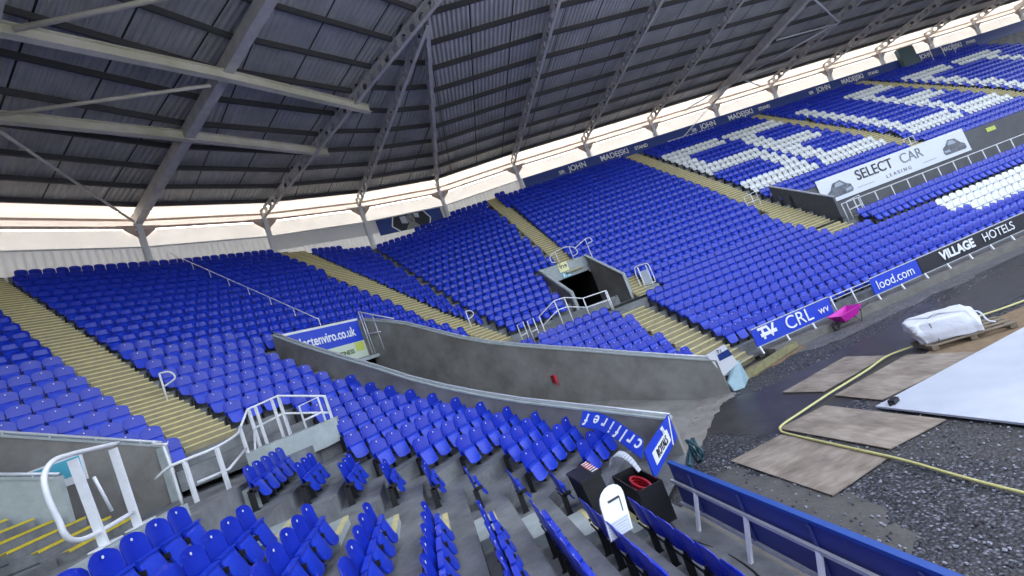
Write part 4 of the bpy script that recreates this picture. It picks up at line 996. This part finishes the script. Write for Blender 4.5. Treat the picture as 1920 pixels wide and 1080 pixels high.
# ------------------------------------------------------------------ things lying on the pitch surround
def plyboard(pts, z, label, th=.02, m='ply', tl=0.):
    P = [np.array(p, float) for p in pts]; c = sum(P)/len(P); X = P[1]-P[0]; ang = math.atan2(X[1], X[0])
    mb = MB(); R = np.array([[math.cos(ang), math.sin(ang)], [-math.sin(ang), math.cos(ang)]]); Q = orient([R @ (p-c) for p in P])
    mb.prism(Q, z, [z+th+tl*(i == 0) for i in range(len(Q))]); o = mb.build('plywood_sheet', M[m]); o.location = (c[0], c[1], 0); o.rotation_euler = (0, 0, ang)
    return tag(o, label, 'board', 'plywood sheets on the gravel')
plyboard([(4.41, 10.44), (3.06, 10.12), (3.6, 7.64), (5.01, 8.11)], .02, 'brown plywood sheet nearest the pitch fence on the gravel')
plyboard([(4.56, 10.8), (5.17, 8.32), (6.46, 8.56), (5.9, 11.08)], .02, 'brown plywood sheet touching the pale pitch cover with hose round its corner')
plyboard([(5.96, 12.96), (6.45, 11.92), (8.86, 12.72), (8.53, 13.91)], .02, 'grey weathered plywood sheet beyond the hose in wet mud')
plyboard([(6.4, 11.44), (6.64, 10.25), (9.51, 10.72), (9.0, 12.25)], .022, 'grey weathered plywood sheet between the hose and pitch cover')
plyboard([(9.15, 11.86), (9.47, 10.74), (10.65, 10.86), (13.5, 11.9), (13.4, 12.6), (11.65, 12.42), (10.1, 12.2)], .015, 'pale tan sheet of board under the pallet', .02, 'sand')
mb = MB(); tp_ = [(6.28, 9.96), (9.51, 10.72), (11.3, 11.15), (15.5, 12.1), (40, 17.5), (60, -10), (10.2, -8), (6.76, 7.55)]
bp_ = orient([np.array(p, float) for p in tp_]); mb.prism(bp_, .05, .09)
cv = mb.build('pitch_cover', M['tarp']); tag(cv, 'huge pale blue-white pitch cover sheet stretched flat beside the gravel', 'cover')
mb = MB(); mb.box((6.55, 9.78, .14), .22, .12, .08, .5); mb.tube([(6.4, 9.7, .12), (6.7, 9.9, .13)], .03, 6); tag(mb.build('cover_weight', M['black']), 'small black weight on the near corner of the pitch cover', 'weight')
hp = [(22, 13.4), (17.0, 13.0), (12.97, 12.83), (11.66, 12.95), (10.3, 12.8), (9.57, 12.6), (8.78, 12.6), (7.78, 12.14), (6.46, 11.63), (5.28, 11.12), (4.68, 10.84), (4.5, 10.59), (4.5, 10.25), (4.78, 8.72), (4.98, 7.78), (5.06, 6.94), (5.17, 6.19), (5.4, 5.0), (6, 2)]
mb = MB(); mb.tube(smooth_path([(x, y, .075 if 9 > y > 7.9 or 6 > y else .06) for x, y in hp], 6), .026, 8)
tag(mb.build('water_hose', M['hose'], smooth=True), 'long pale yellow hose looping round the plywood sheets', 'hose')
# pallet with a slumped white bag
pa = empty('pallet', (10.2, 12.1, .03), 'wooden pallet under the white bulk bag', 'pallet')
a_, b_, c_, d_ = [Vector((*p, 0)) for p in ((9.5, 12.6), (9.32, 11.78), (11.05, 11.3), (11.45, 12.15))]
for t in (.04, .5, .96):
    mb = MB(); p = b_.lerp(c_, t); q = a_.lerp(d_, t); mb.bar(p+Vector((0, 0, .1)), q+Vector((0, 0, .1)), .14, .1); mb.build('bearer', M['wood'], pa)
for t in (.05, .35, .65, .95):
    mb = MB(); p = b_.lerp(a_, t); q = c_.lerp(d_, t); mb.bar(p+Vector((0, 0, .165)), q+Vector((0, 0, .165)), .12, .025); mb.build('deck_board', M['wood'], pa)
bm_ = MB(); nu, nv = 64, 26; rnd = random.Random(8)
cx = Vector((9.72, 12.35, .18)); ex = Vector((1.02, -.52, 0)).normalized(); ey = Vector((.52, 1.02, 0)).normalized()
LV = []
for j in range(nv+1):
    v = j/nv
    for i in range(nu):
        a = 2*math.pi*i/nu; ca, sa = math.cos(a), math.sin(a)
        rx = .62*(abs(ca)**.3)*(1 if ca > 0 else -1); ry = .42*(abs(sa)**.3)*(1 if sa > 0 else -1)
        bul = 1+.1*math.sin(v*math.pi)-.0*v; sh = 1 if v < .8 else math.sqrt(max(0, 1-((v-.8)/.2)**2*.96))
        zz = .56*min(v/.85, 1)+.02*math.sin(a*3+v*4)+(.05*ca if v > .5 else 0)
        off = -.12*v
        LV.append(cx+ex*(rx*bul*sh+off+.02*math.sin(7*a+5*v)+.45)+ey*(ry*bul*sh+.015*math.sin(9*a))+Vector((0, 0, zz)))
from mathutils import noise as mnoise
bm_.v = [tuple(p+Vector((mnoise.noise(p*4.1), mnoise.noise(p*4.1+Vector((9, 0, 0))), .8*mnoise.noise(p*3.3+Vector((0, 7, 0)))))*.045+Vector((0, 0, abs(mnoise.noise(p*9))*-.03))) for p in LV]
for j in range(nv):
    for i in range(nu): bm_.f.append((j*nu+i, j*nu+(i+1) % nu, (j+1)*nu+(i+1) % nu, (j+1)*nu+i))
bm_.f.append(tuple(nv*nu+i for i in range(nu))); bm_.f.append(tuple(range(nu))[::-1]); bm_.m = [0]*len(bm_.f); bm_.uv = [[]]*len(bm_.f)
bg_ = empty('bulk_bag', cx, 'slumped white bulk bag lying on the pallet', 'bag'); bm_.build('bag_body', M['bag'], bg_, smooth=True)
mb = MB(); mb.tube(smooth_path([cx+ex*.9+ey*-.3+Vector((0, 0, .5)), cx+ex*1.12+ey*-.3+Vector((0, 0, .45)), cx+ex*1.2+ey*-.32+Vector((0, 0, .2)), cx+ex*1.35+ey*-.2+Vector((0, 0, .08))], 4), .02, 6); mb.build('lifting_loop', M['bag'], bg_)
mb = MB(); mb.bar(cx+ex*.15+ey*-.46+Vector((0, 0, .02)), cx+ex*.1+ey*-.45+Vector((0, 0, .5)), .03, .012, up=ey); mb.build('seam', M['concd'], bg_)
# wheelbarrow
wbp = Vector((11.25, 17.25, 0)); wx = Vector((.93, .2, 0)).normalized(); wy = Vector((-.2, .93, 0)).normalized()
wh = empty('wheelbarrow', wbp, 'small magenta wheelbarrow by the gap in the side boards', 'wheelbarrow')
def lp(x, y, z): return wbp+wx*x+wy*y+Vector((0, 0, z))
mb = MB(); top = [(-.55, -.3, .5), (.5, -.33, .62), (.5, .33, .62), (-.55, .3, .5)]; bot = [(-.3, -.17, .22), (.25, -.2, .28), (.25, .2, .28), (-.3, .17, .22)]
T = [lp(*p) for p in top]; Bt = [lp(*p) for p in bot]
mb.poly(Bt); mb.poly([p+Vector((0, 0, .012)) for p in Bt][::-1])
for i in range(4):
    j = (i+1) % 4; mb.poly([Bt[i], Bt[j], T[j], T[i]]); mb.poly([Bt[j]+Vector((0, 0, .012)), Bt[i]+Vector((0, 0, .012)), T[i]*.97+lp(0, 0, .5)*.03, T[j]*.97+lp(0, 0, .5)*.03])
mb.tube(T, .014, 6, closed=True); mb.build('tray', M['pink'], wh)
mb = MB()
for s in (-1, 1): mb.tube([lp(-.62, 0, .2), lp(-.2, .14*s, .21), lp(.45, .24*s, .45), lp(.85, .27*s, .55)], .016, 6)
for s in (-1, 1): mb.tube([lp(.1, .2*s, .3), lp(.3, .23*s, .01), lp(.45, .24*s, .44)], .014, 6)
mb.build('frame', M['black'], wh)
mb = MB(); mb.tube([lp(-.6, 0, .17)+wx*(.13*math.cos(a))+Vector((0, 0, .13*math.sin(a))) for a in np.linspace(0, 2*math.pi, 18, endpoint=False)], .04, 8, closed=True); mb.build('wheel', M['rubber'], wh)
# red bracket on the far tunnel wall
mb = MB(); q = AX*8.5+NL*15.24; mb.box((q[0], q[1], 2.0), .1, .28, .3, .5); mb.tube([(q[0]+.03, q[1]-.05, 1.85), (q[0]+.1, q[1]-.12, 1.7)], .02, 6); tag(mb.build('red_box', M['red']), 'small red box fixed to the stained far tunnel wall', 'box')


# loose stones on the gravel
rnd = random.Random(21); mb = MB()
for _ in range(2600):
    t = rnd.random()**1.5; x = 2.6+rnd.random()*(3.5+5*t); y = 3.2+rnd.random()*7.5
    if _ > 1900: x = 3.2+rnd.random()*14; y = 12.5+.22*x+rnd.random()*3
    r0 = rnd.uniform(.008, .026); a = rnd.random()*3
    P = []
    for zz in (-.5, 1):
        for q in range(4): P.append((x+r0*math.cos(a+q*1.57)*rnd.uniform(.7, 1.3)*(1.1 if zz < 0 else .7), y+r0*math.sin(a+q*1.57)*rnd.uniform(.7, 1.3)*(1.1 if zz < 0 else .7), .012+r0*.5*zz+r0*.3))
    mb.hexa(P, _ % 3)
lo = mb.build('loose_stones', [mat('stone_grey', (.16, .17, .2), .7), mat('stone_pale', (.3, .31, .36), .7), mat('stone_dark', (.05, .052, .06), .6)])
tag(lo, 'loose grey stones scattered over the gravel', 'stones', kind='stuff')
# ------------------------------------------------------------------ rear wall, columns and roof
LEDGE, HEAD = 16.88, 18.28
zr = lambda d: HEAD+.065*d
rw = empty('rear_wall', (0, 40, 0), 'white corrugated wall along the back of the stand above the last seats', 'wall')
INW = []
OUT = COLS            # right end -> left end
def base_z(P):
    """tread height where the wall stands"""
    best = None
    for r in np.arange(24, 34.1, .5):
        R = row_main(r)
        for i in range(len(R)-1):
            a, b = R[i], R[i+1]; e = b-a; L = np.linalg.norm(e); s = (P-a) @ e/L
            if -.5 < s < L+.5:
                dd = abs((P-a) @ V2(-e[1], e[0])/L)
                if best is None or dd < best[0]: best = (dd, ZF(r))
    return (best[1] if best else ZF(29))-2.2
for k in range(len(OUT)-1):
    a, b = OUT[k], OUT[k+1]; e = b-a; L = np.linalg.norm(e); e = e/L; n = V2(-e[1], e[0])
    zb = min(base_z(a), base_z(b))
    side = k < 11
    mb = MB(); N_ = int(L/.09); pr = []
    for i in range(N_+1): pr.append(a+e*(L*i/N_)+n*(.035 if (i//2) % 2 else 0))
    top = LEDGE-.02 if (side or k in (11, 14, 15)) else 15.75
    for p, q in zip(pr, pr[1:]): mb.poly([(*q, zb), (*p, zb), (*p, top), (*q, top)])
    mb.build('cladding', M['clad'], rw)
    mb = MB(); mb.hexa([(*(a-n*.2), 0), (*(b-n*.2), 0), (*(b-n*.02), 0), (*(a-n*.02), 0), (*(a-n*.2), zb+1.2), (*(b-n*.2), zb+1.2), (*(b-n*.02), zb+1.2), (*(a-n*.02), zb+1.2)]); mb.build('sun_block_wall', M['concd'], rw)  # unseen wall down to ground, added to stop sun leaking under the stand
    if top < 16: 
        mb = MB(); mb.hexa([(*a, top), (*b, top), (*(b+n*.05), top), (*(a+n*.05), top), (*a, LEDGE-.02), (*b, LEDGE-.02), (*(b+n*.05), LEDGE-.02), (*(a+n*.05), LEDGE-.02)]); mb.build('upper_panel', M['clad'], rw)
    # ledge, translucent sheet above it, eave beams
    mb = MB(); mb.bar((*(a+n*.06), LEDGE), (*(b+n*.06), LEDGE), .16, .05); mb.build('ledge', M['white'], rw)
    mb = MB(); mb.hexa([(*a, LEDGE+.03), (*b, LEDGE+.03), (*(b+n*.02), LEDGE+.03), (*(a+n*.02), LEDGE+.03), (*a, 18.0), (*b, 18.0), (*(b+n*.02), 18.0), (*(a+n*.02), 18.0)]); mb.build('translucent_sheet', M['cladw'], rw)
    mb = MB(); mb.bar((*(a+n*.1), 18.12), (*(b+n*.1), 18.12), .12, .14); mb.bar((*(a+n*.1), 18.62), (*(b+n*.1), 18.62), .1, .12); mb.build('eave_beam', M['eave'], rw)
    mb = MB(); mb.hexa([(*(a-n*.02), 18.2), (*(b-n*.02), 18.2), (*b, 18.2), (*a, 18.2), (*(a-n*.02), 19.12), (*(b-n*.02), 19.12), (*b, 19.19), (*a, 19.19)]); mb.build('eave_sheet', M['rl'], rw)
# columns
for k, P in enumerate(OUT):
    a = OUT[max(k-1, 0)]; b = OUT[min(k+1, len(OUT)-1)]; e = (b-a)/np.linalg.norm(b-a); n = V2(-e[1], e[0]); c = P+n*.22
    zb = base_z(P); h = zr(0)+.02-zb; ang = math.atan2(e[1], e[0]); mb = MB()
    mb.box((*(c-n*.13), zb+h/2), .3, .03, h, ang); mb.box((*(c+n*.13), zb+h/2), .3, .03, h, ang); mb.box((*c, zb+h/2), .03, .23, h, ang)
    mb.box((*(c+n*.02), HEAD-.35), .5, .3, .04, ang); mb.build('column', M['white'], rw)
    mb = MB()
    for s in (-1, 1): mb.poly([(*(c+e*s*.12), HEAD-.9), (*(c+e*s*1.1), HEAD-.05), (*(c+e*s*.12), HEAD-.05)][::s]); mb.poly([(*(c+e*s*.12+n*.02), HEAD-.9), (*(c+e*s*1.1+n*.02), HEAD-.05), (*(c+e*s*.12+n*.02), HEAD-.05)][::-s])
    mb.build('gusset', M['eave'], rw)
# dark blue lettered band behind the top row of the long side
nb_ = empty('name_band', (*sd_(39, 20), 15), 'dark blue band with repeated white stand name along the side wall', 'sign')
panel('band', (*sd_(38.93, 12.2), 14.6), XS, ZU, 67, 2.2, M['navy'], nb_, .05)
for k in range(4):
    o = 14.55*k
    for t, s, al, z in (('SIR', .46, 15.95+o, 16.2), ('JOHN', .74, 17.6+o, 16.27), ('MADEJSKI', .74, 21.55+o, 16.27), ('STAND', .46, 24.45+o, 16.22)):
        put_text('lettering', t, s, (*sd_(38.86, al), z), XS, ZU, M['ink'], nb_, bold=.012, sx=.95)
# poster of a man on the corner wall
po = empty('portrait_poster', (-6, 38.5, 16), 'dark poster with a grey portrait of a man in the corner', 'poster')
a, b = CK[2], CK[1]; e = (b-a)/np.linalg.norm(b-a); n = V2(e[1], -e[0]); Lb = np.linalg.norm(b-a)
def opst(s, z, off=.1): p = a+e*s+n*off; return (p[0], p[1], z)
XP = (e[0], e[1], 0); W0 = .9
panel('poster_sheet', opst(W0, 15.45), XP, ZU, 5.9, 1.36, mat('poster_dark', (.012, .018, .03), .5), po)
for q_ in ([(0, 15.45), (1.75, 15.45), (1.2, 16.0), (1.5, 16.81), (0, 16.81)], [(4.4, 15.45), (5.9, 15.45), (5.9, 16.81), (4.3, 16.81), (4.75, 16.1)]):
    mb = MB(); mb.poly([opst(W0+x_, z_, .108) for x_, z_ in q_]); mb.build('blue_field', M['navy'], po)
for pr_ in ((((W0+1.75, 15.45), (W0+1.2, 16.0)), ((W0+1.2, 16.0), (W0+1.5, 16.81))), (((W0+4.3, 16.81), (W0+4.75, 16.1)), ((W0+4.75, 16.1), (W0+4.45, 15.45)))):
    mb = MB()
    for P_, Q_ in pr_: mb.bar(opst(*P_, .115), opst(*Q_, .115), .1, .008, up=(n[0], n[1], 0))
    mb.build('white_outline', M['ink'], po)
mb = MB()
mb.poly([opst(W0+2.95+.36*math.cos(t), 16.3+.5*math.sin(t), .118) for t in np.linspace(0, 2*math.pi, 20, endpoint=False)]); mb.poly([opst(W0+2.3, 15.45, .112), opst(W0+3.7, 15.45, .112), opst(W0+3.3, 15.95, .112), opst(W0+2.65, 15.95, .112)]); mb.build('portrait', M['skin'], po)
mb = MB(); mb.poly([opst(W0+2.1, 16.1, .116), opst(W0+2.6, 16.0, .116), opst(W0+2.6, 16.7, .116), opst(W0+2.05, 16.7, .116)]); mb.poly([opst(W0+3.4, 16.4, .116), opst(W0+3.75, 16.3, .116), opst(W0+3.8, 16.75, .116), opst(W0+3.3, 16.78, .116)]); mb.build('pale_patch', M['pale'], po)
mb = MB()
for s_, z_, w_, h_ in ((2.78, 16.38, .12, .04), (3.08, 16.38, .12, .04), (2.9, 16.12, .24, .05), (2.93, 16.22, .08, .1)): mb.hexa([opst(W0+s_, z_, .122), opst(W0+s_+w_, z_, .122), opst(W0+s_+w_, z_, .12), opst(W0+s_, z_, .12), opst(W0+s_, z_+h_, .122), opst(W0+s_+w_, z_+h_, .122), opst(W0+s_+w_, z_+h_, .12), opst(W0+s_, z_+h_, .12)])
mb.build('features', M['black'], po)
# control box and gantry high on the side wall
cbx = empty('control_box', (*sd_(38.5, 58.5), 15.3), 'grey box cabin set in the far wall under the roof', 'cabin')
mb = MB(); mb.prism(orient([sd_(38.5, 57.4), sd_(38.9, 57.4), sd_(38.9, 59.6), sd_(38.5, 59.6)]), 15.4, 17.8); mb.build('cabin_body', mat('teal_grey', (.08, .13, .14), .6), cbx)
frame('cabin_railing', [('frame', [(*sd_(37.8, 60.3), 15.1), (*sd_(37.8, 60.3), 16.5), (*sd_(37.8, 63.6), 16.5), (*sd_(37.8, 63.6), 15.1)]), ('post', [(*sd_(37.8, 62), 15.1), (*sd_(37.8, 62), 16.5)])], 'white railing beside the grey cabin on the far wall', 'white', .04)

rf = empty('stand_roof', (0, 30, 18), 'dark corrugated stand roof on pierced grey rafters sweeping round the corner', 'roof')
def perp_end(P, d): return P-N79*d
J = V2(.75, 20.85)
RE = {}                                       # rafter end for every column, index in OUT
nR = len(CR)
for k, P in enumerate(OUT):
    if k <= nR: RE[k] = P-N79*24.4            # long side incl. CK0
    else:
        j = k-nR
        RE[k] = [None, J, J, V2(6.2, 16.4), V2(1.5, 12.2), V2(-4.5, 8.3), V2(-6.5, 2.5)][j] if j <= 6 else P-N13*(float(P @ N13)-3.2)
def line_x(P, d, Q, e):   # intersection of P+d*s and Q+e*t
    M2 = np.array([d, -e]).T
    if abs(np.linalg.det(M2)) < 1e-6: return None
    s, t = np.linalg.solve(M2, Q-P); return P+d*s, s, t
purl = {}; rlm = MB()
for k in range(len(OUT)-1):
    A, B = OUT[k], OUT[k+1]; e = (B-A)/np.linalg.norm(B-A); n = V2(-e[1], e[0])
    EA, EB = RE[k], RE[k+1]
    poly = [A, B, EB, EA] if np.linalg.norm(EA-EB) > .01 else [A, B, EA]
    if k == nR: poly = [A, B, J, V2(6.2, 16.4), EA]
    zdeck = lambda p: zr((p-A) @ n)+.65+.29
    inner = poly
    A1 = A+n*1.15; L_, R_ = split(orient(poly), A1, A1+e)
    for part, mm in ((L_, 'deck'), (R_, 'rl')):
        if part is None: continue
        mb = MB(); uv = [(float((p-A) @ e)+k*.37, float((p-A) @ n)) for p in part]
        mb.poly([(*p, zdeck(p)) for p in part], uv=uv)
        # outer weather skin makes the deck 6 cm thick
        mb.poly([(*p, zdeck(p)+.06) for p in part][::-1], uv=uv[::-1])
        mb.build('roof_sheet' if mm == 'deck' else 'rooflight_strip', M[mm], rf, uv=True)
    d = 1.15; j = 0; dmax = max((p-A) @ n for p in poly)
    while d < dmax-.2:
        P0 = A+n*d; ts = []
        for i in range(len(poly)):
            p, q = poly[i], poly[(i+1) % len(poly)]; x = line_x(P0, e, p, q-p)
            if x and -1e-6 <= x[2] <= 1+1e-6: ts.append(x[1])
        if len(ts) >= 2:
            t0, t1 = min(ts), max(ts)
            if t1-t0 > .1: purl.setdefault(j, MB()).bar((*(P0+e*t0), zr(d)+.65+.15), (*(P0+e*t1), zr(d)+.65+.15), .12, .27)
        d += 2.02; j += 1
for j in sorted(purl): purl[j].build('purlin', M['purl'], rf)
def pierced(mb, P, Q, zP, zQ, h=.62, th=.03, fl=.2, hole=.2, pitch=.72):
    """beam with round web holes from P to Q (plan), bottom heights zP, zQ"""
    L = np.linalg.norm(Q-P); e = (Q-P)/L; nn = V2(-e[1], e[0])*th/2; N_ = max(1, int(L/pitch)); w = L/N_
    zb = lambda s: zP+(zQ-zP)*s/L
    m8 = 12
    for i in range(N_):
        s0 = i*w; sc_ = s0+w/2; zc = zb(sc_)+h/2
        sq, ci = [], []
        for k in range(m8):
            a = 2*math.pi*(k+.5)/m8; c_, s_ = math.cos(a), math.sin(a); f = 1/max(abs(c_)/(w/2), abs(s_)/(h/2)); sq.append((sc_+c_*f, zc+s_*f+(zb(sc_+c_*f)-zb(sc_)))); ci.append((sc_+c_*hole, zc+s_*hole))
        for sgn in (-1, 1):
            for k in range(m8):
                q = [(sq[k]), (sq[(k+1) % m8]), (ci[(k+1) % m8]), (ci[k])]; pts = [(*(P+e*s+nn*sgn), z) for s, z in q]
                mb.poly(pts[::sgn])
        for k in range(m8):
            a, b = ci[k], ci[(k+1) % m8]; mb.poly([(*(P+e*a[0]-nn), a[1]), (*(P+e*b[0]-nn), b[1]), (*(P+e*b[0]+nn), b[1]), (*(P+e*a[0]+nn), a[1])])
        if i % 2 == 0:
            q = P+e*s0
            for sg in (-1, 1): mb.box((*(q+nn/th*2*sg*fl*.25), zb(s0)+h/2), .02, fl*.45, h-.04, math.atan2(e[1], e[0]))
    mb.bar((*P, zP), (*Q, zQ), fl, .03); mb.bar((*P, zP+h), (*Q, zQ+h), fl, .03)
BOX = [nR-3, nR-9, nR+4]
for k, P in enumerate(OUT):
    E = RE[k]
    if E is None: E = P-N79*24
    L = np.linalg.norm(E-P); d_ = (E-P)/L; P0 = P+d_*.1
    zP, zQ = zr(0), zr(L)-.0
    mb = MB()
    if k in BOX: mb.bar((*P0, zP+.3), (*E, zQ+.3), .42, .6)
    else: pierced(mb, P0, E, zP, zQ)
    mb.build('rafter', M['raft'], rf)
# pale cross beams and tubes at upper left
def zb_(x, y): return 18.86
for a, b in (((-12.6, 12.8), (-4.0, 25.0)), ((-17.2, 15.0), (-7.9, 27.9))):
    mid = [(-8.4, 18.46)] if a[0] > -15 else [(-12.46, 21.37)]
    pts = [a]+mid+[b]; mb = MB()
    for p, q in zip(pts, pts[1:]):
        mb.bar((*p, 18.86+.2), (*q, 18.86+.2), .05, .4); mb.bar((*p, 18.84), (*q, 18.84), .3, .04); mb.bar((*p, 18.86+.41), (*q, 18.86+.41), .3, .04)
    mb.build('cross_beam', M['cream'], rf)
    mb = MB(); q = mid[0]; mb.tube([(q[0]-.25, q[1]+.25, 19.0), (q[0]-.25, q[1]+.25, 19.6)], .12, 8); mb.build('stub', M['cream'], rf)
def tb_(name, p, q, z0, z1, r, m):
    mb = MB(); mb.tube([(*p, z0), (*q, z1)], r, 8); mb.build(name, M[m], rf, smooth=True)
tb_('brace_tube', (-11.85, 13.23), (-2.0, 15.2), 18.85, 19.0, .09, 'cream')
tb_('brace_tube', (-15.8, 16.05), (-9.07, 18.53), 18.85, 18.85, .075, 'cream')
tb_('brace_tube', (-16.67, 16.75), (-19.6, 25.9), 18.8, 18.3, .07, 'raft')
for p, q in (((27.7, 36.27), (34.0, 37.63)), ((27.77, 41.5), (33.7, 37.66)), ((27.82, 41.83), (34.28, 43.1)), ((26.86, 41.85), (20.45, 46.44)), ((27.92, 42.5), (33.8, 48.3)), ((27.99, 31.77), (34.1, 37.5))):
    tb_('brace_tube', p, q, 18.7, 18.7, .07, 'galv')
mb = MB(); mb.bar((*sd_(38.8, 33.4), 18.15), (*sd_(38.8, 28.9), 15.8), .09, .09); mb.bar((*sd_(38.75, 27.2), 15.87), (*sd_(38.75, 32.5), 15.79), .1, .1)
mb.build('wall_brace', M['white'], rf)
